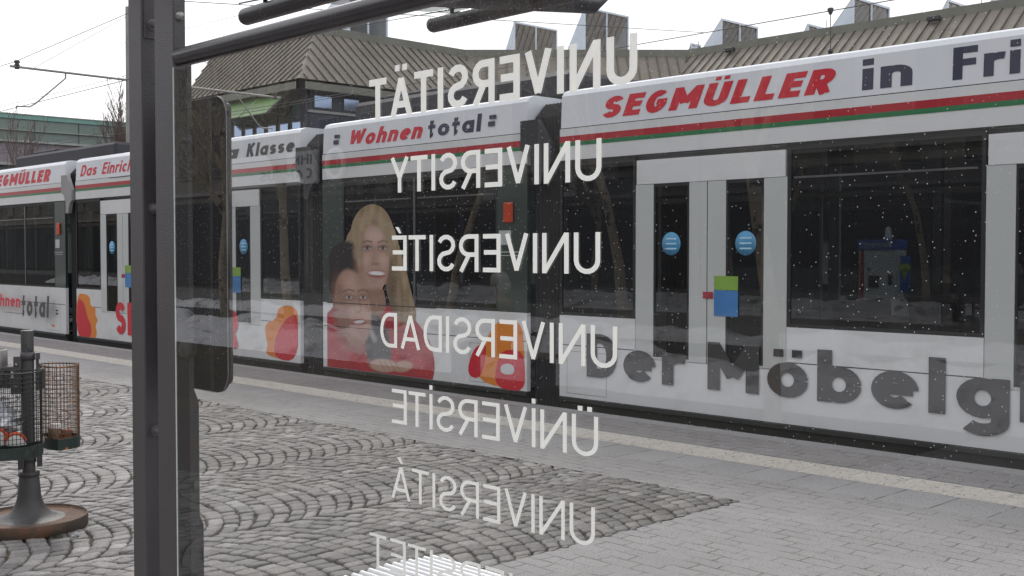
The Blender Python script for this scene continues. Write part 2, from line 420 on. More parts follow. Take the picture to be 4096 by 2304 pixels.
struct(slab.build('platform_base', pm('concrete', (.2, .2, .19, 1), .9, bump=.3)))
sheet('slab_paving', XL, XR, 6.45, 6.87, 0, paver_slab); sheet('small_paving', XL, XR, CORY, 6.45, 0, paver_small)
sheet('edge_paving', XL, XR, 7.24, 7.88, 0, paver_edge)
sheet('footway_paving', CORX, XR, -6.9, CORY, 0, paver_small)
e = MB()
x = XL
while x < XR:
    e.box(x+.003, x+.997, 7.883, 8.07, -.32, .0, bev=.006); x += 1.
struct(e.build('platform_kerb', pm('kerb stone', (.29, .285, .285, 1), .8, var=.1, scale=6, bump=.4, bscale=90)))
# ribbed guidance strip
gs = MB(); y0 = 6.873
x = XL
while x < 6:
    xa = x+.0015
    gs.box(xa, x+.3435, y0, 7.238, -.03, .002)
    nr = 9
    for i in range(nr):
        yy = y0+.012+(7.238-y0-.024)*(i+.5)/nr
        gs.box(xa+.006, x+.338, yy-.011, yy+.011, .002, .0065, bev=.0025)
    x += .345
cream = pm('guidance tile', (.60, .565, .51, 1), .8, var=.10, scale=14, bump=.3, bscale=90, col2=(.2, .18, .165, 1), patch=(34, .57, .05))
struct(gs.build('guidance_strip', cream))
# fan-laid granite setts
bed = MB(); bed.quad((XL, -6.9, -.016), (CORX, -6.9, -.016), (CORX, CORY, -.016), (XL, CORY, -.016))
a = N('sett joints'); t_ = a.n('TexCoord').outputs['Object']
n1 = a.n('TexNoise', i_Scale=45., i_Detail=5.); a.l(t_, n1.inputs[0]); n2 = a.n('TexNoise', i_Scale=.9, i_Detail=5.); a.l(t_, n2.inputs[0])
cc = a.mix(a.ramp(n2.outputs[0], [(.5, (0,)*3), (.62, (.7,)*3)]), a.ramp(n1.outputs[0], [(.3, (.028, .022, .018)), (.7, (.11, .09, .07))]), (.10, .085, .03, 1))
pp = a.n('BsdfPrincipled', i_Roughness=.95); a.l(cc, pp.inputs[0]); b_ = a.n('Bump', i_Strength=.8, i_Distance=.01); a.l(n1.outputs[0], b_.inputs['Height']); a.l(b_.outputs[0], pp.inputs['Normal'])
struct(bed.build('sett_bed', a.done(pp.outputs[0])))
a = N('granite setts'); t_ = a.n('TexCoord').outputs['Object']; ge = a.n('NewGeometry')
n1 = a.n('TexNoise', i_Scale=55., i_Detail=6., i_Roughness=.7); a.l(t_, n1.inputs[0]); n2 = a.n('TexNoise', i_Scale=.8, i_Detail=4.); a.l(t_, n2.inputs[0])
base = a.ramp(ge.outputs['Random Per Island'], [(0, (.125, .116, .112)), (.5, (.192, .183, .177)), (.85, (.225, .207, .197)), (1, (.31, .30, .29))])
cc = a.mix(1., base, a.ramp(n1.outputs[0], [(.28, (.62, .61, .6)), (.5, (1, 1, 1)), (.75, (1.3, 1.3, 1.3))]), 'MULTIPLY')
cc = a.mix(1., cc, a.ramp(n2.outputs[0], [(.3, (.84, .83, .82)), (.7, (1.12, 1.12, 1.12))]), 'MULTIPLY')
pp = a.n('BsdfPrincipled', i_Roughness=.62); pp.inputs['Specular IOR Level'].default_value = .45; a.l(cc, pp.inputs[0])
b_ = a.n('Bump', i_Strength=.9, i_Distance=.012); n3 = a.n('TexNoise', i_Scale=38., i_Detail=5., i_Roughness=.6); a.l(t_, n3.inputs[0])
a.l(n3.outputs[0], b_.inputs['Height']); a.l(b_.outputs[0], pp.inputs['Normal'])
sett_mat = a.done(pp.outputs[0])
st = MB()
def sett(q, near):
    """q: four corners counter-clockwise; a worn, slightly domed stone"""
    cx = sum(p[0] for p in q)/4; cy = sum(p[1] for p in q)/4
    if cx > CORX+.05 or cy > CORY+.05: return
    h = rnd.uniform(-.004, .003); tx, ty = rnd.uniform(-.05, .05), rnd.uniform(-.05, .05)
    j = lambda: rnd.uniform(-.006, .006)
    pts = []
    q = [(p[0]+j(), p[1]+j()) for p in q]
    for i in range(4):
        p0, p1 = q[i], q[(i+1) % 4]
        cl = .22
        if near:
            pts.append((p0[0]+(p1[0]-p0[0])*.14, p0[1]+(p1[1]-p0[1])*.14)); pts.append((p0[0]+(p1[0]-p0[0])*.5+j()*.5, p0[1]+(p1[1]-p0[1])*.5+j()*.5)); pts.append((p0[0]+(p1[0]-p0[0])*.86, p0[1]+(p1[1]-p0[1])*.86))
        else:
            pts.append((p0[0]+(p1[0]-p0[0])*.12, p0[1]+(p1[1]-p0[1])*.12)); pts.append((p0[0]+(p1[0]-p0[0])*.88, p0[1]+(p1[1]-p0[1])*.88))
    n = len(pts)
    def ring(f, z): return [(min(cx+(p[0]-cx)*f, CORX-.004), min(cy+(p[1]-cy)*f, CORY-.004), z+h+tx*(p[0]-cx)+ty*(p[1]-cy)) for p in pts]
    vs = ring(.985, -.02)+ring(.965, -.005)+ring(.86, .001)
    fs = [(r*n+i, r*n+(i+1) % n, (r+1)*n+(i+1) % n, (r+1)*n+i) for r in (0, 1) for i in range(n)]
    if near:
        vs += [(x+rnd.uniform(-.003, .003), y, z+rnd.uniform(-.0015, .0015)) for x, y, z in ring(.45, .0018)]; fs += [(2*n+i, 2*n+(i+1) % n, 3*n+(i+1) % n, 3*n+i) for i in range(n)]
        vs.append((cx, cy, .0022+h)); fs += [(3*n+i, 3*n+(i+1) % n, 4*n) for i in range(n)]
    else:
        vs.append((cx, cy, .0022+h)); fs += [(2*n+i, 2*n+(i+1) % n, 3*n) for i in range(n)]
    st.add(vs, fs, 0, True)
BW = 1.55; PIT = .112
RAD = BW/2/math.sin(R(47))
def yo(v): return math.sqrt(RAD*RAD-(v*BW/2)**2)-RAD*math.cos(R(47))
xc = CORX-.70; nb = 0
while xc > -24.5:
    y0_ = CORY+.35-rnd.uniform(0, .1)
    lim = 2.2 if xc < -11.5 else -1.4
    near = xc > -12
    while y0_ > lim:
        m_ = 18
        cuts = [-1+2*(i+rnd.uniform(-.16, .16)*(0 < i < m_))/m_ for i in range(m_+1)]
        pj = PIT*rnd.uniform(.90, 1.08); g_ = .004
        wob = rnd.uniform(0, 6)
        for i in range(m_):
            a0, a1 = cuts[i], cuts[i+1]
            k0 = .955 if i else .985; k1 = .955 if i < m_-1 else .985
            b0, b1 = a0*k0, a1*k1
            w0 = .006*math.sin(wob+i*.9); w1 = .006*math.sin(wob+(i+1)*.9)
            q = [(xc+b0*BW/2, y0_-pj+g_+yo(b0)+w0), (xc+b1*BW/2, y0_-pj+g_+yo(b1)+w1), (xc+a1*BW/2, y0_-g_*.5+yo(a1)+w1), (xc+a0*BW/2, y0_-g_*.5+yo(a0)+w0)]
            sett(q, near)
        y0_ -= pj
    xc -= BW; nb += 1
struct(st.build('granite_setts', sett_mat))

# tracks, far platform, street behind
sheet('track_bed', XL, XR+20, 8.08, 17.85, -.33, pm('track bed', (.085, .085, .088, 1), .9, var=.25, scale=2.5, bump=.5, bscale=70))
rl = MB()
for y in (8.83, 10.27, 14.9, 16.34):
    rl.box(-120, 60, y-.035, y+.035, -.33, -.27, bev=.008)
    rl.box(-120, 60, y-.07, y-.045, -.33, -.31)
struct(rl.build('tram_rails', pm('rail steel', (.18, .16, .15, 1), .35, .8)))
fp = MB(); fp.box(XL, XR+20, 17.9, 27., -.4, -.02); struct(fp.build('far_platform', pm('far paving', (.25, .245, .24, 1), .9, scale=1.5)))
snowm = pm('old snow', (.80, .81, .84, 1), .85, var=.08, scale=5, bump=.8, bscale=9, col2=(.22, .215, .21, 1), patch=(1.6, .52, .14))
sheet('street', -150, 120, -15.2, -6.92, -.12, pm('street asphalt', (.06, .06, .063, 1), .75, var=.25, scale=.8, bump=.3, bscale=60))
fw = MB(); fw.box(-150, 120, -21.5, -15.2, -.4, .0); struct(fw.build('far_footway', pm('footway', (.2, .2, .2, 1), .9, scale=1.5)))
def snow(name, x0, x1, yc, hw, hgt, seed):
    mb = MB(); nx = int((x1-x0)/.28); ny = 10; vs = []; fs = []
    for i in range(nx+1):
        X = x0+(x1-x0)*i/nx
        cyy = yc+.5*noise.noise(Vector((X*.25, seed, 0))); ww = hw*(1+.45*noise.noise(Vector((X*.5, seed+5, 0))))
        for j in range(ny+1):
            v = -1+2*j/ny; Y = cyy+v*ww
            zz = hgt*max(0, 1-v*v)*(.55+.75*(noise.noise(Vector((X*1.4, Y*1.6, seed)))+.4))
            vs.append((X, Y, -.14+max(.0, zz)+(.0 if abs(v) < 1 else -.1)))
    for i in range(nx):
        for j in range(ny): fs.append((i*(ny+1)+j, (i+1)*(ny+1)+j, (i+1)*(ny+1)+j+1, i*(ny+1)+j+1))
    mb.add(vs, fs, 0, True); o = mb.build(name, snowm); struct(o, 'stuff')
snow('snow_bank', -60, 18, -8.5, 1.25, .5, 1.3)
snow('snow_bank', -60, 18, -14.6, .5, .3, 4.1)

# ------------------------------------------------------------------ shelter
steel = pm('grey micaceous paint', (.073, .067, .070, 1), .38, var=.10, scale=5, bump=.25, bscale=240, spec=.5, col2=(.13, .115, .11, 1), patch=(9, .72, .1))
steel_dark = pm('dark hollow section', (.035, .034, .035, 1), .5, var=.2, scale=6, bump=.2, bscale=200)
tubem = pm('dark tube paint', (.048, .044, .050, 1), .25, .1, var=.2, scale=7, bump=.06, bscale=180)
bright = pm('worn steel', (.3, .29, .28, 1), .4, .9, var=.2, scale=30)
GY = 1.30
sh = empty('tram_shelter', (-2.5, GY, 0), 'dark grey steel shelter frame with a large clear pane lettered in white, nearest the camera', 'shelter')
def part(mb, name, mat, parent, label=None):
    o = mb.build(name, mat, parent)
    if label: o['label'] = label
    return o
# twin post
m = MB(); m.box(-2.727, -2.655, 1.30, 1.352, -.02, 3.0, bev=.003); pA = part(m, 'post', steel, sh)
m = MB(); m.box(-2.589, -2.492, 1.30, 1.332, -.02, 3.0, bev=.003)
# stepped stiffening plate behind the front flange
pB = part(m, 'post', steel, sh); m = MB(); m.prism([(1.3335, 0), (1.368, 0), (1.368, .86), (1.358, .885), (1.358, 1.16), (1.346, 1.19), (1.346, 2.0), (1.3335, 2.0)], -2.53, -2.4925, plane='yz')
part(m, 'stiffening_plate', steel_dark, sh)
m = MB()
m.box(-2.6548, -2.651, 1.306, 1.345, 2.047, 2.95, bev=.0015); part(m, 'connecting_plate', steel, pA)
for z in (2.083, 1.629, 1.076):
    m = MB(); m.tube([(-2.655, 1.328, z), (-2.589, 1.328, z)], .0095, 12)
    m.tube([(-2.6552, 1.328, z), (-2.650, 1.328, z)], .0135, 12)
    part(m, 'spacer_rod', pm('weld steel', (.22, .20, .21, 1), .35, .4, bump=.5, bscale=150), sh)
m = MB(); m.box(-2.4919, -2.4903, 1.3036, 1.3318, .2, 1.952); part(m, 'post_side_shade', pm('side shade black', (.012, .012, .013, 1), .8), pB)  # dark strip added as painted shade over the post's side face
m = MB(); m.lathe([(0, .011), (.005, .0105), (.0095, .007), (.0115, 0)], (-2.4915, 1.316, 2.078), 14, axis='x'); part(m, 'bolt_head', bright, pB)
m = MB(); m.lathe([(0, .012), (.022, .008), (.025, .006), (.025, 0)], (-2.492, 1.326, 1.29), 28, axis='x'); m.lathe([(.016, .0085), (.016, .010), (0, .010)], (-2.492, 1.326, 1.29), 24, axis='x'); part(m, 'round_lock', steel_dark, pB)
# top rail
m = MB(); m.tube([(-2.492, 1.318, 1.981), (3.2, 1.318, 1.981)], .0222, 24); part(m, 'top_rail', tubem, sh)
# far posts of the frame, outside the picture to the right
m = MB(); m.box(3.2, 3.3, 1.30, 1.352, -.02, 3.0, bev=.003); part(m, 'post', steel, sh)
# glass pane
pane = MB(); pane.box(-2.489, 3.19, GY-.003, GY+.003, .22, 1.956)
gp = part(pane, 'glass_pane', glass('pane glass', (.93, .94, .935, 1), 1.5, 1.65, dust=.010, drops=True), sh)
m = MB(); m.box(-2.4915, -2.4895, GY-.0032, GY-.0008, .22, 1.956); part(m, 'glass_edge', pm('polished edge', (.6, .66, .62, 1), .2), gp)
a = N('white film letters'); d1 = a.n('BsdfDiffuse'); d1.inputs[0].default_value = (.56, .555, .53, 1); d2 = a.n('BsdfTranslucent'); d2.inputs[0].default_value = (.56, .555, .53, 1)
ms = a.n('AddShader'); a.l(d1.outputs[0], ms.inputs[0]); a.l(d2.outputs[0], ms.inputs[1]); film = a.done(ms.outputs[0])
rows = [("UNIVERSITÄT", 2546, 1485, 1.842, 1.768, .165), ("UNIVERSITY", 2404, 1563, 1.693, 1.629, .125), ("UNIVERSITÉ", 2400, 1567, 1.551, 1.487, .118),
        ("UNIVERSIDAD", 2469, 1520, 1.409, 1.345, .108), ("ÜNİVERSİTE", 2393, 1565, 1.269, 1.206, .102), ("UNIVERSITÁ", 2381, 1563, 1.129, 1.067, .094), ("UNIVERSITET", 2440, 1480, .990, .928, .088)]
for t, xr, xl, z1, z0, wd in rows:
    m = MB(); stroke_text(m, t, wd, XY(xl, GY-.0052), XY(xr, GY-.0052), z0, z1, GY-.0047, mirror=True, eps=.0001)
    # give the film its back so the word also shows on the bench side
    part(m, 'lettering', film, gp)
# roof
roofm = glass('roof glass', (.86, .9, .88, 1), 1.5, 1.3, dust=.10)
def rz(y): return 2.46+(y-2.4)*.085
m = MB(); m.tube([(-4.0, 2.4, 2.455), (3.0, 2.4, 2.455)], .034, 20); m.lathe([(.034, 0), (.03, -.012), (.018, -.02), (0, -.022)], (-4.0, 2.4, 2.455), 20, axis='x'); part(m, 'roof_purlin', tubem, sh)
m = MB(); m.tube([(-3.92, 3.3, 2.535), (3.0, 3.3, 2.535)], .034, 20); m.lathe([(.034, 0), (.03, -.012), (.018, -.02), (0, -.022)], (-3.92, 3.3, 2.535), 20, axis='x'); part(m, 'roof_purlin', tubem, sh)
m = MB(); m.tube([(-3.3, 1.0, 2.42), (-3.3, 2.2, 2.475), (-3.3, 2.7, 2.49), (-3.3, 3.67, 2.59), (-3.3, 3.76, 2.625)], [.07, .06, .056, .044, .012], 20); part(m, 'roof_beam', tubem, sh)
m = MB(); m.tube([(1.2, 1.0, 2.42), (1.2, 2.2, 2.475), (1.2, 2.7, 2.49), (1.2, 3.67, 2.59), (1.2, 3.76, 2.625)], [.07, .06, .056, .044, .012], 20); part(m, 'roof_beam', tubem, sh)
m = MB(); m.tube([(-2.8, 1.33, 2.95), (1.2, 1.33, 2.95)], .03, 14); part(m, 'head_beam', tubem, sh)
for (px, py, y, zt) in ((1068, 10, 2.4, 2.455), (1810, 60, 3.3, 2.535), (2560, -40, 3.3, 2.535)):
    xx = XY(px, y)
    m = MB(); m.lathe([(0, .03), (.009, .03), (.009, .055), (.026, .058), (.027, .068), (.02, .073), (0, .074)], (xx, y, zt), 18)
    m.tube([(xx-.0, y, zt+.05), (xx-.16, y-.02, zt+.052)], .003, 6); part(m, 'glass_clamp', tubem, sh)
m = MB(); m.hexa([(-4.02, 2.2, 2.518), (3.0, 2.2, 2.518), (3.0, 3.7, 2.645), (-4.02, 3.7, 2.645)], [(-4.02, 2.2, 2.528), (3.0, 2.2, 2.528), (3.0, 3.7, 2.655), (-4.02, 3.7, 2.655)]); part(m, 'roof_glass', roofm, sh)

# timetable case beside the post
dc = empty('display_case', (-2.56, 1.40, 0), 'flat black glass display case with rounded corners fixed behind the twin post', 'display case')
def rrect(x0, x1, z0, z1, r, n=7):
    pts = []
    for cx, cz, a0 in ((x1-r, z0+r, -90), (x1-r, z1-r, 0), (x0+r, z1-r, 90), (x0+r, z0+r, 180)):
        pts += [(cx+r*math.cos(R(a0+90*i/n)), cz+r*math.sin(R(a0+90*i/n))) for i in range(n+1)]
    return pts
xr_ = XY(908, 1.392)
zt_ = onY(850, 387, 1.392).z; zb_ = onY(860, 1568, 1.392).z
m = MB(); m.prism(rrect(-2.78, xr_, zb_, zt_, .05), 1.392, 1.40)
part(m, 'door_glass', pm('black case glass', (.014, .014, .016, 1), .04, spec=.5, var=.05), dc)
m = MB(); m.prism(rrect(-2.775, xr_-.075, zb_+.012, zt_-.006, .02), 1.4005, 1.45); part(m, 'case_body', steel_dark, dc)
m = MB(); m.box(xr_-.072, xr_-.066, 1.3885, 1.3918, zb_+.03, zt_-.03); m.box(xr_-.15, xr_-.135, 1.386, 1.3918, zt_-.18, zt_-.14); part(m, 'hinge', steel_dark, dc)
m = MB(); pr = rrect(-2.78, xr_, zb_, zt_, .05)
m.tube([(p[0], 1.3925, p[1]) for p in pr[3:]]+[(pr[0][0], 1.3925, pr[0][1])], .0012, 6); part(m, 'rim', bright, dc)

# bench inside the shelter
bn = empty('slatted_bench', (-2.2, 2.35, 0), 'white bench of round steel slats standing behind the lettered pane', 'bench')
white_pc = pm('white powder coat', (.82, .82, .83, 1), .3, var=.03, scale=4)
m = MB()
for i in range(13):
    y = 2.15+i*.034; zz = .455-.004*abs(i-6)**1.2*.25
    m.tube([(-3.05, y, zz), (-.6, y, zz)], .0115, 10)
part(m, 'seat', white_pc, bn)
for x in (-2.85, -.8):
    m = MB(); m.box(x-.02, x+.02, 2.15, 2.56, .405, .437, bev=.004); part(m, 'bearer', steel, bn)
    m = MB(); m.tube([(x, 2.35, 0), (x, 2.35, .405)], .03, 16); m.lathe([(0, .0), (.09, .0), (.09, .01), (0, .012)], (x, 2.35, 0), 20); part(m, 'leg', steel, bn)

# ------------------------------------------------------------------ tram
TY, TF = 8.20, 10.60
paint = pm('tram white paint', (.70, .71, .72, 1), .22, var=.04, scale=.8, coat=.5, col2=(.56, .555, .54, 1), patch=(1.1, .5, .3))
paint_g = pm('tram grey white', (.52, .54, .53, 1), .3, var=.05, scale=.8, coat=.3)
cover = pm('roof cover white', (.74, .76, .80, 1), .3, var=.05, scale=.8, coat=.3)
dgreen = pm('dark green panel', (.030, .045, .036, 1), .3, var=.15, coat=.3)
redp = pm('stripe red', (.42, .018, .03, 1), .3, var=.05, coat=.3)
greenp = pm('stripe green', (.015, .17, .06, 1), .3, var=.05, coat=.3)
skirtm = pm('skirt dark', (.022, .026, .024, 1), .5, var=.3, scale=2)
bellm = pm('bellows rubber', (.020, .020, .021, 1), .75, var=.3, scale=3)
boxm = pm('roof gear grey', (.028, .028, .034, 1), .6, var=.2)
rubber = pm('door rubber', (.012, .012, .013, 1), .6)
textred = pm('advert red', (.60, .012, .03, 1), .4, var=.03)
textnav = pm('advert navy', (.035, .035, .075, 1), .4, var=.05)
textgry = pm('advert charcoal', (.055, .055, .06, 1), .4, var=.05)
orange = pm('advert orange', (.72, .22, .015, 1), .4, var=.03)
tglass = glass('tram window glass', (.27, .29, .29, 1), 1.5, 1.0)
lampm = pm('indicator orange', (.50, .05, .01, 1), .25, coat=.6)
chrome = pm('grab rail steel', (.6, .6, .58, 1), .3, .8)
seatm = pm('seat cover', (.03, .04, .07, 1), .8)
inter = pm('interior grey', (.20, .20, .21, 1), .7)
floorm = pm('interior floor', (.06, .06, .065, 1), .6)
ZB, ZS, ZW, ZC, ZR = .093, .90, 2.415, 2.745, 3.13
tram = empty('articulated_tram', (-10, (TY+TF)/2, 0), 'white low-floor tram with red and green stripe and furniture adverts passing the platform', 'tram')
def cover_profile(y_off=0):
    return [(TY+.005, ZC), (TY+.02, 3.06), (TY+.05, 3.105), (TY+.12, ZR), (TF-.12, ZR), (TF-.05, 3.105), (TF-.02, 3.06), (TF-.005, ZC)]
def win_band(x0, x1, short, tags=''):
    """one window between pillars: pane, black frame, hinged top light"""
    m = MB(); fr = .03
    m.box(x0, x1, TY+.002, TY+.03, ZS+.004, ZS+fr); m.box(x0, x1, TY+.002, TY+.03, ZW-.045, ZW-.002)
    m.box(x0, x0+fr, TY+.002, TY+.03, ZS+fr, ZW-.045); m.box(x1-fr, x1, TY+.002, TY+.03, ZS+fr, ZW-.045)
    o = part(m, 'window', rubber, tram)
    g = MB(); g.box(x0+fr, x1-fr, TY+.012, TY+.018, ZS+fr, ZW-.045); part(g, 'window_glass', tglass, o)
    if x1-x0 > 1.2:
        t = MB(); zt = 2.13
        n = max(1, round((x1-x0)/1.45)); ww = (x1-x0)/n
        for i in range(n):
            a, b = x0+ww*i+.06, x0+ww*(i+1)-.06
            t.box(a, b, TY-.002, TY+.010, zt, zt+.016); 
            if i: t.box(x0+ww*i-.015, x0+ww*i+.015, TY-.001, TY+.0118, ZS+fr, ZW-.046)
        part(t, 'top_light_frame', pm('window trim', (.16, .16, .17, 1), .3, .6), o)
    return o
def long_module(x0):
    L = 6.85; x1 = x0+L
    doors = [(x0+.97, x0+2.6), (x0+4.25, x0+5.9)]
    m = MB()
    # lower panels
    for a, b in ((x0, doors[0][0]), (doors[0][1], doors[1][0]), (doors[1][1], x1)):
        m.box(a, b, TY, TY+.05, ZB, ZS)
    m.box(x0, x1, TY, TY+.06, ZW, ZC-.008)
    m.box(x0, x1, TF-.06, TF, ZB, ZS); m.box(x0, x1, TF-.06, TF, ZW, ZC-.008)
    for a, b in doors:
        m.box(a, b, TY+.001, TY+.05, ZB, .535)
        m.box(a+.02, b-.02, TY-.006, TY+.045, 2.15, 2.372)
    for xx in (x0, x0+1.6, x0+3.4, x0+5.2, x1-.12): m.box(xx, xx+.12, TF-.05, TF-.006, ZS, ZW)
    part(m, 'body_panel', paint, tram)
    for a, b in ((x0+.02, doors[0][0]-.01), (doors[0][1]+.01, doors[1][0]-.01), (doors[1][1]+.01, x1-.02)): m = MB(); m.box(a, b, TY-.0008, TY, .602, .611); part(m, 'panel_seam', rubber, tram)
    gl = MB(); gl.box(x0+.12, x1-.12, TF-.03, TF-.022, ZS, ZW); part(gl, 'far_window_glass', tglass, tram)
    for a, b in ((x0, doors[0][0]), (doors[0][1], doors[1][0]), (doors[1][1], x1)): win_band(a, b, False)
    for a, b in doors:
        d = MB()
        for p, q in ((a+.004, a+.22), (a+.62, a+.818), (a+.822, a+1.02), (a+1.40, b-.004)):
            d.box(p, q, TY-.004, TY+.035, .537, 2.149, bev=.006)
        for p, q in ((a+.22, a+.62), (a+1.02, a+1.40)):
            d.box(p, q, TY-.003, TY+.03, .537, .56)
        dd = part(d, 'door', paint_g, tram)
        g = MB()
        for p, q in ((a+.22, a+.62), (a+1.02, a+1.40)): g.box(p, q, TY+.004, TY+.010, .56, 2.149)
        part(g, 'door_glass', tglass, dd)
        g = MB(); g.box(a+.8185, a+.8215, TY-.002, TY+.02, .54, 2.148)
        for p, q in ((a+.22, a+.62), (a+1.02, a+1.40)):
            g.box(p, p+.018, TY-.002, TY+.0035, .56, 2.149); g.box(q-.018, q, TY-.002, TY+.0035, .56, 2.149); g.box(p+.018, q-.018, TY-.002, TY+.0035, 2.12, 2.149)
        part(g, 'door_seal', rubber, dd)
        for cxx in (a+.42, a+1.22):
            g = MB(); g.lathe([(.105, 0), (.105, -.002), (0, -.0025)], (cxx, TY+.0025, 1.60), 28, axis='y'); k = part(g, 'round_sticker', pm('sticker blue', (.06, .28, .50, 1), .4), dd)
            g = MB()
            for zz in (1.645, 1.60, 1.555): g.box(cxx-.06, cxx+.06, TY-.0005, TY+.0, zz-.007, zz+.007)
            part(g, 'sticker_stripe', pm('sticker pale', (.45, .68, .85, 1), .4), k)
        g = MB(); g.box(a+.90, a+1.15, TY-.008, TY-.0045, .965, 1.19); part(g, 'notice', pm('notice blue', (.05, .20, .48, 1), .4), dd)
        g = MB(); g.box(a+.90, a+1.15, TY-.008, TY-.0045, 1.193, 1.315); part(g, 'notice', pm('notice green', (.22, .38, .06, 1), .4), dd)
        g = MB(); g.box(a+.78, a+.89, TY-.012, TY-.0045, 1.115, 1.175, bev=.004); part(g, 'door_button', pm('button red', (.35, .03, .05, 1), .4), dd)
    return x1
def short_module(x0, L):
    x1 = x0+L; m = MB()
    for pz in (((x0, x1, TY, TY+.05, ZB, ZS)), ((x0, x1, TY, TY+.06, ZW, ZC-.008)), ((x0, x1, TF-.06, TF, ZB, ZS)), ((x0, x1, TF-.06, TF, ZW, ZC-.008))):
        m = MB(); m.box(*pz); part(m, 'body_panel', paint, tram)
    for a, b in ((x0, x0+.3), (x1-.3, x1)): m = MB(); m.box(a, b, TF-.05, TF-.006, ZS, ZW); part(m, 'end_pillar', dgreen, tram)
    for a, b in ((x0, x0+.42), (x1-.44, x1)): m = MB(); m.box(a, b, TY+.002, TY+.05, ZS+.003, ZW-.003); gp_ = part(m, 'end_pillar', dgreen, tram)
    m = MB(); m.box(x1-.34, x1-.20, TY-.022, TY+.0015, 1.83, 2.04, bev=.01); part(m, 'indicator_lamp', lampm, gp_)
    m = MB(); m.box(x1-.42, x1-.24, TY-.001, TY+.0016, 1.60, 1.75); m.box(x1-.46, x1-.10, TY-.001, TY+.0016, 1.52, 1.53); m.box(x1-.44, x1-.12, TY-.001, TY+.0016, 1.485, 1.493); part(m, 'white_notice', pm('notice white', (.45, .47, .46, 1), .5), gp_)
    m = MB(); m.box(x1-.62, x1-.50, TY-.004, TY-.0005, .20, .235); part(m, 'side_reflector', orange, tram)
    win_band(x0+.42, x1-.44, True)
    gl = MB(); gl.box(x0+.3, x1-.3, TF-.03, TF-.022, ZS, ZW); part(gl, 'far_window_glass', tglass, tram)
    m = MB(); m.box(x0-.1, x1+(.8 if x0 < -20 else .1), 8.75, 10.05, ZR+.001, 3.44, bev=.05); m.box(x0+.3, x0+1.4, 8.95, 9.9, 3.44, 3.52, bev=.02); part(m, 'roof_equipment', boxm, tram)
    # panel seam
    m = MB(); m.box(x0+.02, x1-.02, TY-.0008, TY, .602, .611); part(m, 'panel_seam', rubber, tram)
    return x1
def common(x0, x1):
    m = MB(); m.prism(cover_profile(), x0+.01, x1-.01, plane='yz')
    # keep the cover hollow-looking from the side by a drip gap below it
    part(m, 'roof_cover', cover, tram)
    m = MB(); m.box(x0, x1, TY-.003, TY-.0005, 2.604, 2.664); part(m, 'red_stripe', redp, tram)
    m = MB(); m.box(x0, x1, TY-.003, TY-.0005, 2.564, 2.603); part(m, 'green_stripe', greenp, tram)
    m = MB(); m.box(x0+.01, x1-.01, TY+.012, TY+.05, ZC-.012, ZC+.004); m.box(x0, x1, TY-.0025, TY-.0005, ZW-.002, ZW+.012); part(m, 'roof_gap', rubber, tram)
    m = MB(); m.box(x0, x1, TY+.02, TF-.02, -.17, ZB-.003); m.box(x0, x1, TY-.012, TY+.02, .045, ZB-.004, bev=.004); part(m, 'skirt', skirtm, tram)
    m = MB(); m.box(x0, x1, TY+.06, TF-.06, .13, .16); part(m, 'floor', floorm, tram)
    m = MB(); m.box(x0, x1, TY+.065, TF-.065, 2.50, 2.54); m.box(x0, x1, TY+.07, TY+.4, 2.36, 2.42); part(m, 'ceiling', inter, tram)
def bellows(x0, x1):
    m = MB(); n = 9
    pr = [(TY+.10, -.1), (TY+.10, 2.9), (TY+.25, 3.05), (TF-.25, 3.05), (TF-.10, 2.9), (TF-.10, -.1)]
    for i in range(n):
        a = x0+(x1-x0)*i/n; b = x0+(x1-x0)*(i+1)/n; mid = (a+b)/2
        sh_ = [((y-9.4)*.985+9.4, z-.02) for y, z in pr]
        for p in range(len(pr)-1):
            A, B_, C, D_ = pr[p], pr[p+1], sh_[p], sh_[p+1]
            m.quad((a, C[0], C[1]), (mid, A[0], A[1]), (mid, B_[0], B_[1]), (a, D_[0], D_[1])); m.quad((mid, A[0], A[1]), (b, C[0], C[1]), (b, D_[0], D_[1]), (mid, B_[0], B_[1]))
    part(m, 'bellows', bellm, tram)
    m = MB(); xm = (x0+x1)/2
    m.prism([(xm-.30, 2.86), (xm-.06, 2.86), (xm+.13, 2.60), (xm+.14, 2.42), (xm+.05, 2.36), (xm-.02, 2.20), (xm-.12, 2.20), (xm-.13, 2.5), (xm-.30, 2.56)], TY-.03, TY+.03); part(m, 'coupling_arm', pm('coupling grey', (.30, .29, .29, 1), .5) if x0 < -15 else boxm, tram)
def seats(x0, x1, both=True):
    x = x0+.5
    while x < x1-.5:
        for y in ((8.55, 9.0), (9.85, 10.3)):
            m = MB()
            for yy in y:
                m.box(x, x+.42, yy-.2, yy+.2, .52, .60, bev=.03); m.prism([(x-.02, .58), (x+.05, .56), (x+.0, 1.12), (x-.07, 1.12)], yy-.2, yy+.2)
                m.box(x+.1, x+.2, yy-.05, yy+.05, .16, .52)
            part(m, 'seat', seatm, tram)
        x += .92
def rails(x0, x1):
    m = MB()
    for y in (9.15, 9.65): m.tube([(x0+.1, y, 2.05), (x1-.1, y, 2.05)], .016, 8)
    x = x0+.5
    while x < x1:
        m.tube([(x, 9.15, .16), (x, 9.15, 2.5)], .016, 8); x += 1.85
    part(m, 'grab_rail', chrome, tram)
mods = [('L', -30.6), ('S', -23.30, 3.60), ('L', -19.25), ('S', -11.89, 3.63), ('L', -7.80), ('S', -.47, 3.6), ]
ends = []
for q in mods:
    x1 = long_module(q[1]) if q[0] == 'L' else short_module(q[1], q[2])
    common(q[1], x1); ends.append((q[1], x1)); rails(q[1], x1)
    if q[0] == 'S': seats(q[1]+.1, x1)
    else: seats(q[1]+2.5, q[1]+4.4)
for (a, b), (c, d) in zip(ends, ends[1:]): bellows(b, c)
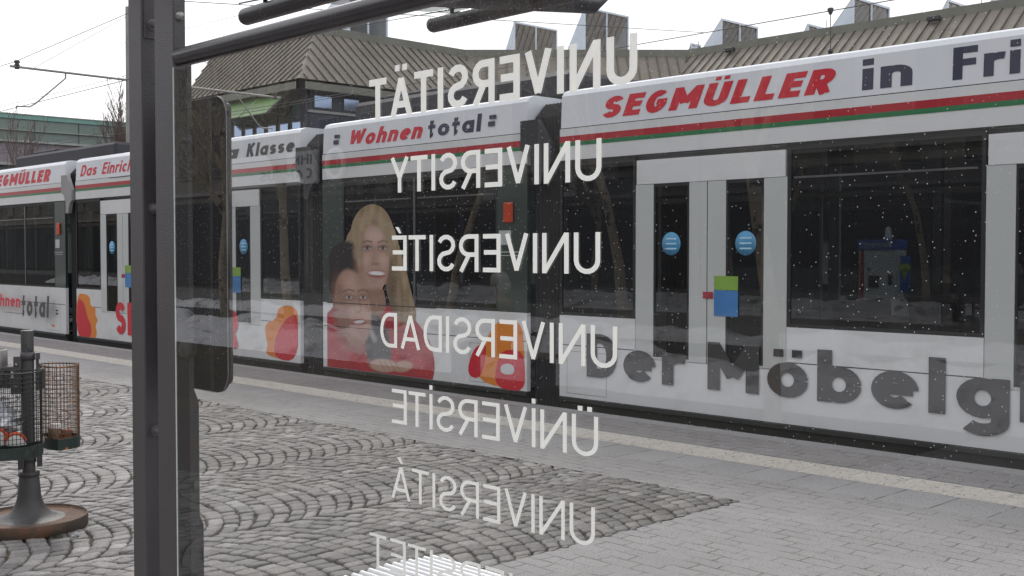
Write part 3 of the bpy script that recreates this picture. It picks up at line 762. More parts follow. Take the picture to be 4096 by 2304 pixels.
for q, (a_, b_) in zip(mods, ends):
    for k in ((.08, .55), (4.4, 5.0)) if q[0] == 'S' and False else ((.10, .62),) if q[0] == 'L' else ((2.75, 3.35),):
        xa_, xb_h = a_+k[0], a_+k[1]; m = MB(); t_h = .005
        for r4 in ((xa_, xb_h, .13, .13+t_h), (xa_, xb_h, .545, .545+t_h), (xa_, xa_+t_h, .135, .545), (xb_h-t_h, xb_h, .135, .545)): m.box(r4[0], r4[1], TY-.0009, TY, r4[2], r4[3])
        m.lathe([(0, -.001), (.012, -.001), (.012, 0)], ((xa_+xb_h)/2, TY, .50), 10, axis='y')
        part(m, 'service_hatch', pm('joint shade', (.25, .25, .26, 1), .6), tram)
    m = MB()
    xx = a_+.3
    while xx < b_-.2: m.box(xx, xx+.012, TY-.014, TY-.0118, .052, ZB-.006); xx += .62
    part(m, 'skirt_joint', rubber, tram)
# closed ends beyond the picture
m = MB()
for x in (-30.66, 3.13): m.box(x, x+.06, TY+.02, TF-.02, ZB, ZR-.02, bev=.02)
part(m, 'end_wall', paint, tram)
for xw in (-29.6, -24.8, -22.4, -20.8, -18.2, -13.4, -10.9, -9.2, -6.8, -2.0, .6, 2.1):
    m = MB()
    for y in (8.83, 10.27): m.lathe([(0, -.06), (.24, -.06), (.27, -.045), (.27, .03), (.29, .035), (.29, .06), (0, .06)], (xw, y, -.02), 24, axis='y')
    part(m, 'wheel', skirtm, tram)

# advertising lettering on the tram
def ttext(body, x0, x1, z0, z1, mat, shear=0., bold=.02, y=None, tilt=False):
    m = MB(); font_text(m, body, x0, x1, z0, z1, (TY-.0035) if y is None else y, shear, bold)
    if tilt:   # follow the slight inward lean of the roof cover
        m.v = [(v[0], TY+.005+(v[2]-ZC)*.0476-.003, v[2]) for v in m.v]
    return part(m, 'advert_lettering', mat, tram)
def cap(text, x0, x1, z0, z1, mat, wd=.24, shear=.22):
    m = MB(); stroke_text(m, text, wd, x0, x1, z0, z1, 0, shear=shear, eps=.0002, sgn=-1)
    m.v = [(v[0], TY+v[1]+.005+(v[2]-ZC)*.0476-.002, v[2]) for v in m.v]
    return part(m, 'advert_lettering', mat, tram)
cap("SEGMÜLLER", XY(2400, TY), XY(3345, TY), 2.80, 3.00, textred, .25)
cap("in", XY(3440, TY), XY(3640, TY), 2.79, 3.03, textnav, .21, 0)
cap("Friedberg", XY(3800, TY), XY(3800, TY)+2.0, 2.79, 3.03, textnav, .21, 0)
cap("Wohnen", XY(1390, TY), XY(1700, TY), 2.81, 3.0, textred, .23, .28)
cap("total", XY(1708, TY), XY(1925, TY), 2.81, 3.0, textnav, .22, .06)
m = MB()
for px in (1345, 1965): m.box(XY(px, TY)-.05, XY(px, TY)+.05, TY+.0, TY+.006, 2.85, 2.90); m.box(XY(px, TY)-.03, XY(px, TY)+.07, TY+.0, TY+.008, 2.925, 2.965)
part(m, 'advert_mark', textnav, tram)
cap("1a", XY(850, TY), XY(962, TY), 2.82, 3.0, textgry, .22, .15); cap("Klasse", XY(985, TY), XY(1183, TY), 2.82, 3.0, textgry, .22, .15)
cap("Das", XY(322, TY), XY(394, TY), 2.81, 3.0, textred, .19, .28); cap("Einrichtungshaus", XY(408, TY), XY(408, TY)+2.95, 2.81, 3.0, textred, .19, .28)
m = MB(); m.box(XY(440, TY), XY(560, TY), TY-.0015, TY, 2.725, 2.735); part(m, 'advert_mark', textgry, tram)
cap("SEGMÜLLER", XY(-35, TY), XY(207, TY), 2.79, 3.01, textred, .26)
cap("Wohnen", -23.2, XY(101, TY), .50, .73, textred, .20, 0)
cap("total", XY(106, TY), XY(216, TY), .36, .75, textgry, .22, 0)
m = MB(); m.box(XY(218, TY)+.03, XY(218, TY)+.13, TY-.003, TY-.0005, .42, .45); m.box(XY(218, TY)+.03, XY(218, TY)+.13, TY-.003, TY-.0005, .48, .51); m.box(XY(20, TY), XY(95, TY), TY-.003, TY-.0005, .37, .378); part(m, 'advert_mark', textgry, tram)
# the big red word runs over panels and door leaves; it stands on the door skin
m = MB(); stroke_text(m, "SEGMÜLLER", .22, XY(462, TY), XY(952, TY), .20, .72, TY-.0085, eps=.0002); part(m, 'advert_lettering', textred, tram)
m = MB()
stroke_text(m, "Der", .21, XY(2350, TY), XY(2740, TY), .315, .735, TY-.0095, eps=.0002); part(m, 'advert_lettering', pm('advert dark grey', (.045, .042, .043, 1), .4, var=.08), tram); m = MB(); stroke_text(m, "Möbelg", .21, XY(2835, TY), XY(4050, TY), .315, .735, TY-.0095, eps=.0002); part(m, 'advert_lettering', pm('advert dark grey', (.045, .042, .043, 1), .4, var=.08), tram); m = MB(); stroke_text(m, "igant", .21, XY(4050, TY)+.07, XY(4050, TY)+1.45, .315, .735, TY-.0095, eps=.0002); part(m, 'advert_lettering', pm('advert dark grey', (.045, .042, .043, 1), .4, var=.08), tram)
# orange figure and red block at both ends of the long coach, red armchair and orange shade by the second joint
def blob(px_pts, D, y, mat, name='advert_figure'):
    pts = [onY(px, py, D) for px, py in px_pts]
    m = MB(); cx = sum(p.x for p in pts)/len(pts); cz = sum(p.z for p in pts)/len(pts)
    n = len(pts)
    sm_ = []
    for i in range(n):   # chaikin smoothing
        a, b = pts[i], pts[(i+1) % n]
        sm_ += [(a.x*.75+b.x*.25, a.z*.75+b.z*.25), (a.x*.25+b.x*.75, a.z*.25+b.z*.75)]
    pts2 = sm_; sm_ = []
    for i in range(len(pts2)):
        a, b = pts2[i], pts2[(i+1) % len(pts2)]
        sm_ += [(a[0]*.75+b[0]*.25, a[1]*.75+b[1]*.25), (a[0]*.25+b[0]*.75, a[1]*.25+b[1]*.75)]
    area = sum(sm_[i][0]*sm_[(i+1) % len(sm_)][1]-sm_[(i+1) % len(sm_)][0]*sm_[i][1] for i in range(len(sm_)))
    if area < 0: sm_ = sm_[::-1]
    m.add([(p[0], y, p[1]) for p in sm_], [tuple(range(len(sm_)))])
    return m
def ad(px_pts, k, mat, name='advert_figure'): return part(blob(px_pts, TY, TY-.0012-.0007*k, mat), name, mat, tram)
ad([(306, 1176), (340, 1174), (362, 1190), (360, 1222), (385, 1232), (380, 1262), (394, 1280), (380, 1305), (390, 1330), (378, 1362), (306, 1352)], 0, orange)
ad([(309, 1190), (334, 1205), (345, 1245), (352, 1275), (366, 1300), (364, 1356), (306, 1350)], 1, textred)
ad([(1060, 1330), (1062, 1295), (1095, 1280), (1108, 1268), (1112, 1232), (1150, 1218), (1190, 1236), (1193, 1290), (1193, 1445), (1060, 1425), (1072, 1380)], 0, orange)
ad([(1135, 1285), (1165, 1260), (1193, 1262), (1193, 1448), (1095, 1436), (1100, 1350)], 1, textred)
ad([(1925, 1400), (1960, 1330), (1985, 1290), (2030, 1275), (2085, 1290), (2098, 1380), (2098, 1560), (1900, 1530)], 0, orange)
ad([(1865, 1500), (1890, 1400), (1930, 1370), (1950, 1390), (1925, 1520)], 1, textred)
ad([(1990, 1440), (2010, 1400), (2080, 1400), (2100, 1440), (2102, 1575), (1975, 1550)], 1, textred)
ad([(2005, 1455), (2055, 1455), (2060, 1500), (2000, 1495)], 2, pm('advert pale', (.6, .6, .62, 1), .4))
# the couple of the advert: one printed picture across glass and panel, its tones carried per vertex like ink
def smooth(e0, e1, v):
    t = min(1, max(0, (v-e0)/(e1-e0))); return t*t*(3-2*t)
def ell(x, y, cx, cy, rx, ry, rot=0, soft=.12):
    dx, dy = x-cx, y-cy; c1, s1 = math.cos(R(rot)), math.sin(R(rot)); u = (dx*c1+dy*s1)/rx; v = (-dx*s1+dy*c1)/ry
    return 1-smooth(1-soft, 1+soft, math.sqrt(u*u+v*v))
def seg(x, y, pts, wd, soft):
    d = 1e9
    for (ax, ay), (bx, by) in zip(pts, pts[1:]):
        l2 = (bx-ax)**2+(by-ay)**2; t = min(1, max(0, ((x-ax)*(bx-ax)+(y-ay)*(by-ay))/l2)); d = min(d, math.hypot(x-ax-t*(bx-ax), y-ay-t*(by-ay)))
    return 1-smooth(wd-soft, wd+soft, d)
def print_px(x, y):
    """tones of the advert at photograph coordinates, returns (colour, coverage)"""
    col = [.3, .02, .03]; al = 0.
    def over(c, a):
        nonlocal col, al
        if a <= 0: return
        al2 = a+al*(1-a); col = [(c[i]*a+col[i]*al*(1-a))/al2 for i in range(3)]; al = al2
    nzv = noise.noise(Vector((x*.03, y*.03, 0))); streak = noise.noise(Vector((x*.05, y*.012, 3)))
    # sweaters
    rd = [.40+.1*nzv, .018, .028]
    over(rd, ell(x, y, 1370, 1420, 90, 190, -8, .06)); over(rd, ell(x, y, 1600, 1400, 120, 190, -28, .06)); over(rd, ell(x, y, 1500, 1480, 180, 60, 6, .08))
    over([.30, .015, .025], seg(x, y, [(1560, 1290), (1640, 1480)], 14, 12)*.6)
    # her hair behind
    hc = [.30+.16*streak, .215+.13*streak, .125+.10*streak]
    over(hc, ell(x, y, 1487, 935, 84, 118, 4, .08)); over(hc, seg(x, y, [(1430, 960), (1448, 1120), (1480, 1260)], 44, 14)); over(hc, seg(x, y, [(1540, 940), (1585, 1100), (1622, 1255)], 44, 16))
    over([.10, .06, .035], seg(x, y, [(1558, 1060), (1580, 1240)], 18, 16)*.7)
    # neck and shirt
    over([.30, .16, .11], ell(x, y, 1500, 1210, 44, 70, 0, .15)); over([.06, .058, .064], ell(x, y, 1510, 1375, 52, 120, -10, .12)); over([.62, .60, .60], seg(x, y, [(1470, 1290), (1500, 1360)], 9, 8)*.5)
    # his hair and head
    over([.016, .011, .010], ell(x, y, 1388, 1040, 72, 74, 20, .14)); over([.016, .011, .010], ell(x, y, 1350, 1110, 32, 90, 5, .2))
    sk2 = [.40+.05*nzv, .235+.03*nzv, .175]
    over(sk2, ell(x, y, 1412, 1232, 70, 156, -9, .07)); over([.26, .12, .085], ell(x, y, 1362, 1250, 30, 130, -6, .5)*.75); over([.58, .37, .29], ell(x, y, 1420, 1135, 40, 38, 0, .7)*.7)
    over([.56, .34, .26], ell(x, y, 1452, 1262, 26, 40, 0, .8)*.7); over([.27, .13, .09], ell(x, y, 1425, 1385, 44, 26, 0, .6)*.7)
    for ex in (1396, 1452):
        over([.05, .03, .02], seg(x, y, [(ex-22, 1166), (ex, 1158), (ex+20, 1164)], 3, 5)*.7); over([.22, .11, .08], ell(x, y, ex, 1190, 24, 14, 0, .6)*.8); over([.5, .45, .42], ell(x, y, ex, 1190, 13, 5, 0, .4)); over([.02, .015, .012], ell(x, y, ex+1, 1189, 5.5, 5.5, 0, .3))
    over([.25, .12, .08], seg(x, y, [(1436, 1195), (1446, 1240), (1428, 1250)], 4, 5)*.6)
    over([.30, .06, .06], ell(x, y, 1436, 1290, 30, 14, -4, .25)); over([.72, .70, .68], ell(x, y, 1438, 1287, 22, 6, -4, .3)); over([.22, .10, .07], seg(x, y, [(1392, 1262), (1398, 1310)], 4, 5)*.5)
    # her face
    sk = [.44+.04*nzv, .285+.03*nzv, .225]
    over(sk, ell(x, y, 1494, 1036, 64, 134, -2, .10)); over([.33, .175, .12], ell(x, y, 1440, 1030, 22, 120, 0, .6)*.6); over([.66, .47, .40], ell(x, y, 1500, 945, 38, 30, 0, .9)*.6); over([.64, .42, .35], ell(x, y, 1458, 1040, 22, 24, 0, .8)*.6); over([.64, .42, .35], ell(x, y, 1536, 1040, 18, 24, 0, .8)*.6); over([.3, .15, .11], ell(x, y, 1500, 1166, 40, 12, 0, .7)*.6)
    over([.36+.10*streak, .27+.08*streak, .17], seg(x, y, [(1436, 1020), (1438, 900), (1490, 852), (1548, 900), (1562, 1010)], 18, 14)); over([.27, .18, .11], seg(x, y, [(1446, 1080), (1450, 930)], 6, 9)*.6)
    for ex in (1470, 1532):
        over([.20, .12, .07], seg(x, y, [(ex-18, 970), (ex, 963), (ex+18, 968)], 3.2, 3)); over([.25, .13, .10], ell(x, y, ex, 992, 22, 13, 0, .6)*.8); over([.50, .45, .43], ell(x, y, ex, 993, 15, 5, 0, .6)); over([.03, .028, .03], ell(x, y, ex, 992, 6.5, 6, 0, .5)); over([.10, .05, .04], seg(x, y, [(ex-16, 989), (ex, 984), (ex+16, 989)], 2.5, 3)*.8)
    over([.33, .17, .12], seg(x, y, [(1498, 1000), (1494, 1046)], 3, 4)*.5); over([.28, .13, .1], ell(x, y, 1503, 1056, 16, 6, 0, .6)*.7)
    over([.40, .13, .12], ell(x, y, 1508, 1096, 40, 17, 3, .3)); over([.80, .79, .78], ell(x, y, 1508, 1093, 31, 8, 3, .35)); over([.06, .02, .02], ell(x, y, 1508, 1104, 20, 3, 3, .6)*.5)
    # hands
    over([.50, .32, .25], ell(x, y, 1535, 1462, 56, 26, 6, .2)); over([.46, .28, .21], ell(x, y, 1612, 1466, 40, 22, -8, .2))
    for k in range(4): over([.25, .12, .09], seg(x, y, [(1520+k*20, 1446), (1540+k*20, 1482)], 2, 3)*.6)
    return col, al
m = MB(); cols = []; step = .008
xa, xb, za, zb = XY(1308, TY), XY(1745, TY), ZB+.004, onY(1490, 812, TY).z
nx = int((xb-xa)/step); nz_ = int((zb-za)/step); idx = {}
def px_of(X, Z):
    d = Vector((X, TY, Z-CZ)); f = d.dot(F_); return 2048+FPX*d.dot(R_)/f, 1152-FPX*d.dot(U_)/f
vs = []; fs_ = []; cv = []
for j in range(nz_+1):
    for i in range(nx+1):
        X = xa+(xb-xa)*i/nx; Z = za+(zb-za)*j/nz_; c, al = print_px(*px_of(X, Z)); vs.append((X, TY-.0032, Z)); cv.append((c, al))
for j in range(nz_):
    for i in range(nx):
        q = (j*(nx+1)+i, j*(nx+1)+i+1, (j+1)*(nx+1)+i+1, (j+1)*(nx+1)+i)
        if sum(cv[k][1] for k in q) > 2: fs_.append(q)
m.add(vs, fs_)
a = N('printed picture'); at_ = a.n('Attribute', attribute_name='ink'); pp = a.n('BsdfPrincipled', i_Roughness=.3); a.l(at_.outputs['Color'], pp.inputs[0])
o = part(m, 'advert_picture', a.done(pp.outputs[0]), tram)
ca = o.data.color_attributes.new('ink', 'FLOAT_COLOR', 'POINT')
for k, (c, al) in enumerate(cv): ca.data[k].color = (max(0, c[0]), max(0, c[1]), max(0, c[2]), 1)
m = MB(); m.box(xa, xb, TY-.0042, TY-.0036, ZS-.006, ZS+.004); m.box(xa, xb, TY-.0042, TY-.0036, .603, .610); part(m, 'panel_gap', rubber, tram)

# ------------------------------------------------------------------ people (skinned bodies)
def skinned(name, verts, edges, mat, parent, sub=2, root=0):
    me = bpy.data.meshes.new(name); org = Vector(parent['org'])
    me.from_pydata([Vector(v[:3])-org for v in verts], edges, []); me.materials.append(mat)
    o = bpy.data.objects.new(name, me); COL.objects.link(o); o.parent = parent; o['org'] = tuple(org)
    md = o.modifiers.new('skin', 'SKIN'); md.use_smooth_shade = True
    sv = me.skin_vertices[0].data
    for i, v in enumerate(verts): sv[i].radius = (v[3], v[4] if len(v) > 4 else v[3]); sv[i].use_root = (i == root)
    sb = o.modifiers.new('smooth', 'SUBSURF'); sb.levels = sub; sb.render_levels = sub
    return o
skinm = pm('face skin', (.42, .27, .21, 1), .55)
def person(loc, yaw, pose, label, coat, hair, trousers, group=None, hat=None, carry=None):
    """pose: 'sit' or 'stand'; loc is the floor (stand) or the floor below the seat (sit); +x local is the way they face"""
    p = empty('person', loc, label, 'person', group)
    cy_, sy_ = math.cos(yaw), math.sin(yaw)
    def W(x, y, z): return (loc[0]+x*cy_-y*sy_, loc[1]+x*sy_+y*cy_, loc[2]+z)
    hp = .50 if pose == 'sit' else .92
    ft = .0
    sh_ = hp+.47
    V = [W(0, 0, hp)+(.13, .11), W(0, 0, hp+.18)+(.12, .10), W(-.01, 0, hp+.36)+(.15, .11), W(0, 0, sh_+.05)+(.06, .06), W(.02, 0, sh_+.13)+(.05, .05), W(.03, 0, sh_+.21)+(.085, .08), W(.03, 0, sh_+.30)+(.06, .06)]
    Ed = [(0, 1), (1, 2), (2, 3), (3, 4), (4, 5), (5, 6)]
    cV = [W(0, 0, hp-.05)+(.16, .15), W(0, 0, hp+.18)+(.15, .13), W(-.01, 0, hp+.36)+(.17, .12), W(0, 0, sh_+.03)+(.085, .085)]; cE = [(0, 1), (1, 2), (2, 3)]
    tV = [W(0, 0, hp-.0)+(.14, .12)]; tE = []
    for sd_ in (-1, 1):
        b = len(V)
        if pose == 'sit':
            V += [W(.0, .19*sd_, sh_-.03)+(.055,), W(.05, .22*sd_, hp+.2)+(.045,), W(.27, .12*sd_, hp+.16)+(.034,), W(.34, .10*sd_, hp+.15)+(.03, .02)]
            lV = [W(.08, .10*sd_, hp-.01)+(.085,), W(.42, .11*sd_, hp-.01)+(.065,), W(.43, .11*sd_, .10)+(.045,), W(.53, .12*sd_, .04)+(.04, .03)]
        else:
            sw = .10*sd_
            V += [W(.0, .19*sd_, sh_-.03)+(.055,), W(-.04+sw, .23*sd_, hp+.2)+(.045,), W(.08+sw, .22*sd_, hp-.02)+(.034,), W(.12+sw, .21*sd_, hp-.10)+(.03, .02)]
            lV = [W(.0, .09*sd_, hp-.08)+(.09,), W(.03-sw, .10*sd_, .48)+(.065,), W(-.02-sw*1.5, .10*sd_, .09)+(.045,), W(.10-sw*1.5, .11*sd_, .04)+(.04, .03)]
        Ed += [(2, b), (b, b+1), (b+1, b+2), (b+2, b+3)]
        k = len(V); V += lV; Ed += [(0, k), (k, k+1), (k+1, k+2), (k+2, k+3)]
        c0 = len(cV); cV += [V[b][:3]+(.075,), V[b+1][:3]+(.062,), V[b+2][:3]+(.048,)]; cE += [(2, c0), (c0, c0+1), (c0+1, c0+2)]
        t0 = len(tV); tV += [q[:3]+(q[3]*1.18,) for q in lV[:3]]; tE += [(0, t0), (t0, t0+1), (t0+1, t0+2)]
    skinned('body', V, Ed, skinm, p); skinned('coat', cV, cE, coat, p); skinned('trousers', tV, tE, trousers, p)
    hd = W(.015, 0, sh_+.245)
    m = MB(); m.ball(hd, .112, 0, 14, (1.0, .93, .92)); m.ball(W(-.035, 0, sh_+.19), .10, 0, 12, (.8, .9, 1.0))
    part(m, 'hair', hair, p)
    m = MB()
    for sd_ in (-1, 1): m.ball(W(.105, .032*sd_, sh_+.225), .011, 0, 8)
    part(m, 'eyes', textgry, p)
    m = MB(); m.ball(W(.118, 0, sh_+.19), .016, 0, 8, (1, .8, 1.3)); m.ball(W(.105, 0, sh_+.15), .018, 0, 8, (.5, 1.2, .35)); part(m, 'face_detail', pm('lip skin', (.36, .17, .14, 1), .5), p)
    # hands: palm with five bent fingers
    for sd_ in (-1, 1):
        b = 7 + (0 if sd_ == -1 else 8)
        q = Vector(V[b+3][:3]); m = MB(); fd = Vector((cy_, sy_, -.1)) if pose == 'sit' else Vector((cy_*.15, sy_*.15, -1)); side = Vector((-sy_, cy_, 0))
        for f in range(4):
            o_ = q+fd*.03+side*((f-1.5)*.018); ln = (.055, .066, .062, .048)[f]
            m.tube([o_, o_+fd*ln*.55, o_+fd*ln+Vector((0, 0, -.02)) if pose == 'sit' else o_+fd*ln+Vector((cy_, sy_, 0))*.02], [.009, .008, .006], 6)
        o_ = q-side*sd_*.025; m.tube([o_, o_-side*sd_*.02+fd*.03, o_-side*sd_*.018+fd*.05], [.010, .009, .007], 6)
        part(m, 'fingers', skinm, p)
    return p
coat_green = pm('olive coat', (.085, .10, .06, 1), .9); hair_white = pm('white hair', (.6, .58, .54, 1), .8); dark_cloth = pm('dark cloth', (.03, .03, .035, 1), .9); hair_brown = pm('brown hair', (.08, .05, .035, 1), .8)
coat_red = pm('red coat', (.35, .03, .03, 1), .9)
yb_ = -6.0; xb_ = XY(2005, 2*GY-yb_)
person((xb_, yb_, 0), R(160), 'sit', 'seated person with white hair and olive coat, mirrored beside the orange lamp', pm('light olive coat', (.26, .28, .19, 1), .9), hair_white, dark_cloth)
rb = empty('park_bench', (xb_, yb_-.05, 0), 'plain wooden bench at the rear of the stop under the person with white hair', 'bench')
woodm = pm('bench wood', (.20, .14, .09, 1), .8, var=.3, scale=6)
m = MB()
for k in range(5): m.box(xb_-.8, xb_+.8, yb_-.25+k*.09, yb_-.18+k*.09, .40, .43, bev=.006)
part(m, 'seat', woodm, rb)
for dx in (-.6, .6): m = MB(); m.box(xb_+dx-.03, xb_+dx+.03, yb_-.22, yb_+.18, 0, .40, bev=.006); part(m, 'leg', steel, rb)
person((XY(3790, 19.5), 19.5, -.02), R(-100), 'sit', 'person in dark coat sitting on the far platform seat', dark_cloth, hair_brown, coat_red)
fs = empty('platform_seat', (XY(3790, 19.5), 19.5, -.02), 'small grey seat on the far platform carrying the person in dark coat', 'seat')
xq = XY(3790, 19.5)
m = MB(); m.box(xq-.5, xq+.5, 19.3, 19.75, .40, .44, bev=.01); part(m, 'seat', steel, fs)
for dx in (-.4, .4): m = MB(); m.box(xq+dx-.03, xq+dx+.03, 19.4, 19.6, -.02, .40, bev=.005); part(m, 'leg', steel, fs)

# ------------------------------------------------------------------ litter bin stand
BX, BY = -6.52, 2.55
_d = ray(119, 2108); BX, BY = _d.x*(CZ/-_d.z), _d.y*(CZ/-_d.z)
lb = empty('litter_bin_stand', (BX, BY, 0), 'weathered green litter bin stand with wire baskets on a rusty round foot, on the setts', 'litter bin')
paintg = pm('worn green paint', (.085, .083, .082, 1), .5, .2, var=.15, scale=8, bump=.2, bscale=90, col2=(.02, .04, .03, 1), patch=(9, .58, .03))
rustm = pm('rusty plate', (.15, .085, .055, 1), .8, var=.35, scale=9, bump=.5, bscale=70, col2=(.06, .05, .045, 1), patch=(7, .52, .12))
wire_d = pm('dark wire', (.035, .04, .036, 1), .5, .3, var=.3, scale=20); wire_r = pm('rusty wire', (.14, .085, .055, 1), .7, .2, var=.4, scale=25, col2=(.30, .12, .035, 1), patch=(14, .5, .1))
bandm = pm('band paint', (.028, .042, .036, 1), .5, .2, var=.3, scale=15, bump=.2, bscale=90, col2=(.11, .115, .11, 1), patch=(18, .60, .05))
bandr = pm('band paint rusted', (.02, .04, .034, 1), .5, .1, var=.2, scale=9, col2=(.42, .17, .03, 1), patch=(9, .60, .05))
m = MB(); m.lathe([(.298, .058), (.292, .054), (.286, .048), (.15, .056), (0, .06)], (BX, BY, 0), 56); base = part(m, 'foot_plate', rustm, lb)
m = MB(); m.lathe([(0, .0), (.302, .0), (.305, .004), (.305, .060), (.302, .066), (.298, .066), (.296, .056)], (BX, BY, 0), 56); part(m, 'rim', pm('dark rim', (.075, .058, .045, 1), .6, .2, var=.3, scale=7, bump=.3, bscale=60, col2=(.14, .07, .04, 1), patch=(5, .55, .1)), base)
m = MB(); pr = [(.20, .052), (.155, .058), (.115, .075), (.088, .105), (.070, .14), (.061, .18), (.053, .277), (.050, .281), (.050, .285), (.0555, .287), (.0555, .309), (.036, .311)]
# foot cone height read from the photograph: collar at about 0.28 m
m.lathe(pr, (BX, BY, 0), 32); part(m, 'cone', pm('cone paint', (.075, .072, .072, 1), .55, .2, var=.2, scale=9, bump=.25, bscale=60, col2=(.025, .045, .035, 1), patch=(6, .60, .02)), lb)
m = MB(); m.tube([(BX, BY, .28), (BX, BY, 1.085)], .0335, 24); m.lathe([(.0335, 0), (.0345, .004), (.030, .006), (.0, .004)], (BX, BY, 1.085), 24); part(m, 'pole', paintg, lb)
vd = Vector((BX, BY, 0)).normalized(); rt = Vector((-vd.y*-1, vd.x*-1, 0)); rt = Vector((vd.y, -vd.x, 0))
def BP(r, f, z): return Vector((BX, BY, 0))+rt*r+vd*f+Vector((0, 0, z))
# clamps and brackets
def obox(mb, r, f, z, hr, hf, hz):
    c = [(-1, -1), (1, -1), (1, 1), (-1, 1)]
    mb.hexa([BP(r+a*hr, f+b*hf, z-hz) for a, b in c], [BP(r+a*hr, f+b*hf, z+hz) for a, b in c])
for z in (.95, .385):
    m = MB(); m.lathe([(.034, -.022), (.0385, -.022), (.0385, .022), (.034, .022)], (BX, BY, z), 24); obox(m, .052, -.012, z, .012, .018, .018); part(m, 'clamp', steel, lb)
for r, f, z, hr, hf, hz in ((-.052, -.02, .86, .02, .004, .09), (.05, .012, .86, .008, .03, .10), (-.06, -.028, .79, .028, .006, .045), (.075, .02, .82, .013, .02, .055), (-.13, .02, .835, .045, .004, .06), (-.04, -.01, .365, .016, .02, .038), (.055, 0, .37, .014, .02, .034)):
    m = MB(); obox(m, r, f, z, hr, hf, hz); part(m, 'bracket', steel, lb)
m = MB(); m.tube([BP(-.15, .015, .885), BP(-.06, -.01, .885)], .013, 12); part(m, 'cross_tube', steel, lb)
m = MB()
for r, f, z in ((-.058, -.026, .905), (-.062, -.036, .785), (.062, -.02, .905)): m.ball(BP(r, f, z), .009, 0, 8)
part(m, 'bolt', bright, lb)
def basket(cr, cf, ang, R1, z0, z1, wm, bm, label):
    """D-shaped basket of welded wire with a sheet band at the bottom"""
    ol = []
    for i in range(25):
        a = -100+200*i/24; ol.append((R1*math.cos(R(a)), R1*1.02*math.sin(R(a))))
    for i in range(1, 9):
        t = i/9; p, q = ol[24], ol[0]
        ol.append((p[0]+(q[0]-p[0])*t-.05*math.sin(math.pi*t)*.6, p[1]+(q[1]-p[1])*t))
    ca, sa = math.cos(ang), math.sin(ang)
    def W(p, z, f=1.): return BP(cr+(p[0]*ca-p[1]*sa)*f, cf+(p[0]*sa+p[1]*ca)*f, z)
    n = len(ol); m = MB()
    rows = int((z1-z0-.055)/.0245)
    for k in range(rows+1):
        z = z1-k*.0245; r_ = .0042 if k == 0 else .0019
        m.tube([W(ol[i % n], z) for i in range(n+1)], r_, 6 if k == 0 else 4, caps=False)
    # verticals, spaced along the outline
    per = [0]
    for i in range(n): per.append(per[-1]+(Vector(ol[(i+1) % n])-Vector(ol[i])).length)
    N_ = int(per[-1]/.0195)
    for k in range(N_):
        d = per[-1]*k/N_; i = max(j for j in range(n) if per[j] <= d); t = (d-per[i])/(per[i+1]-per[i])
        p = Vector(ol[i]).lerp(Vector(ol[(i+1) % n]), t)
        m.tube([W(p, z0+.05, 1.01), W(p, z1+.003, 1.01), W(p*1.02, z1+.009, 1.0)], .0018, 4)
    o = part(m, 'wire_basket', wm, lb, label)
    m = MB()
    for i in range(n):
        a, b = ol[i], ol[(i+1) % n]
        m.quad(W(a, z0, 1.03), W(b, z0, 1.03), W(b, z0+.062, 1.03), W(a, z0+.062, 1.03)); m.quad(W(b, z0, .985), W(a, z0, .985), W(a, z0+.062, .985), W(b, z0+.062, .985)); m.quad(W(a, z0+.062, 1.03), W(b, z0+.062, 1.03), W(b, z0+.062, .985), W(a, z0+.062, .985))
    m.add([W(a, z0+.006, 1.0) for a in ol], [tuple(range(n))])
    m.add([W(a, z0, 1.0) for a in ol], [tuple(range(n))[::-1]])
    part(m, 'bottom_band', bm, o)
basket(-.10, -.185, R(-90), .165, .435, .885, wire_d, bandm, 'dark green wire basket')
basket(.128, .075, R(18), .138, .425, .885, wire_r, bandr, 'rusty wire basket')
m = MB(); m.lathe([(0, .80), (.075, .80), (.075, .985), (.07, .987), (.068, .95), (0, .95)], BP(-.175, .06, 0), 28); part(m, 'ash_tube', pm('pale sheet steel', (.26, .245, .23, 1), .45, .5, var=.2, scale=9), lb)
m = MB(); m.tube([BP(-.205, .06, .62), BP(-.19, .06, .80)], .05, 16); part(m, 'inner_tube', pm('inner dark', (.05, .05, .05, 1), .6), lb)
# litter
cupw = pm('cup white', (.62, .60, .58, 1), .5); cupp = pm('cup printed sleeve', (.30, .25, .20, 1), .6, var=.6, scale=60)
cp = empty('paper_cup', tuple(BP(.135, .06, .452)), 'printed takeaway cup with white lid in the rusty wire basket', 'cup')
c0 = BP(.135, .06, .452)
m = MB(); m.lathe([(0, 0), (.028, 0), (.038, .085)], c0, 24); part(m, 'sleeve', cupp, cp)
m = MB(); m.lathe([(.041, .082), (.041, .092), (.036, .095), (.034, .104), (0, .104)], c0, 24); part(m, 'lid', cupw, cp)
m = MB(); m.ball(BP(.082, .055, .472), .02, 0, 12, (1, 1, .95)); tag(m.build('crumpled_napkin', pm('napkin', (.55, .48, .38, 1), .9), None, BP(.082, .055, .452)), 'crumpled beige napkin beside the paper cup', 'napkin')
m = MB(); q = BP(.195, .075, .452); m.lathe([(0, 0), (.03, .0), (.034, .06), (.026, .07), (0, .07)], q, 16); tag(m.build('snack_tub', pm('tub brown', (.22, .08, .03, 1), .6), None, q), 'small orange brown tub right of the paper cup', 'tub')
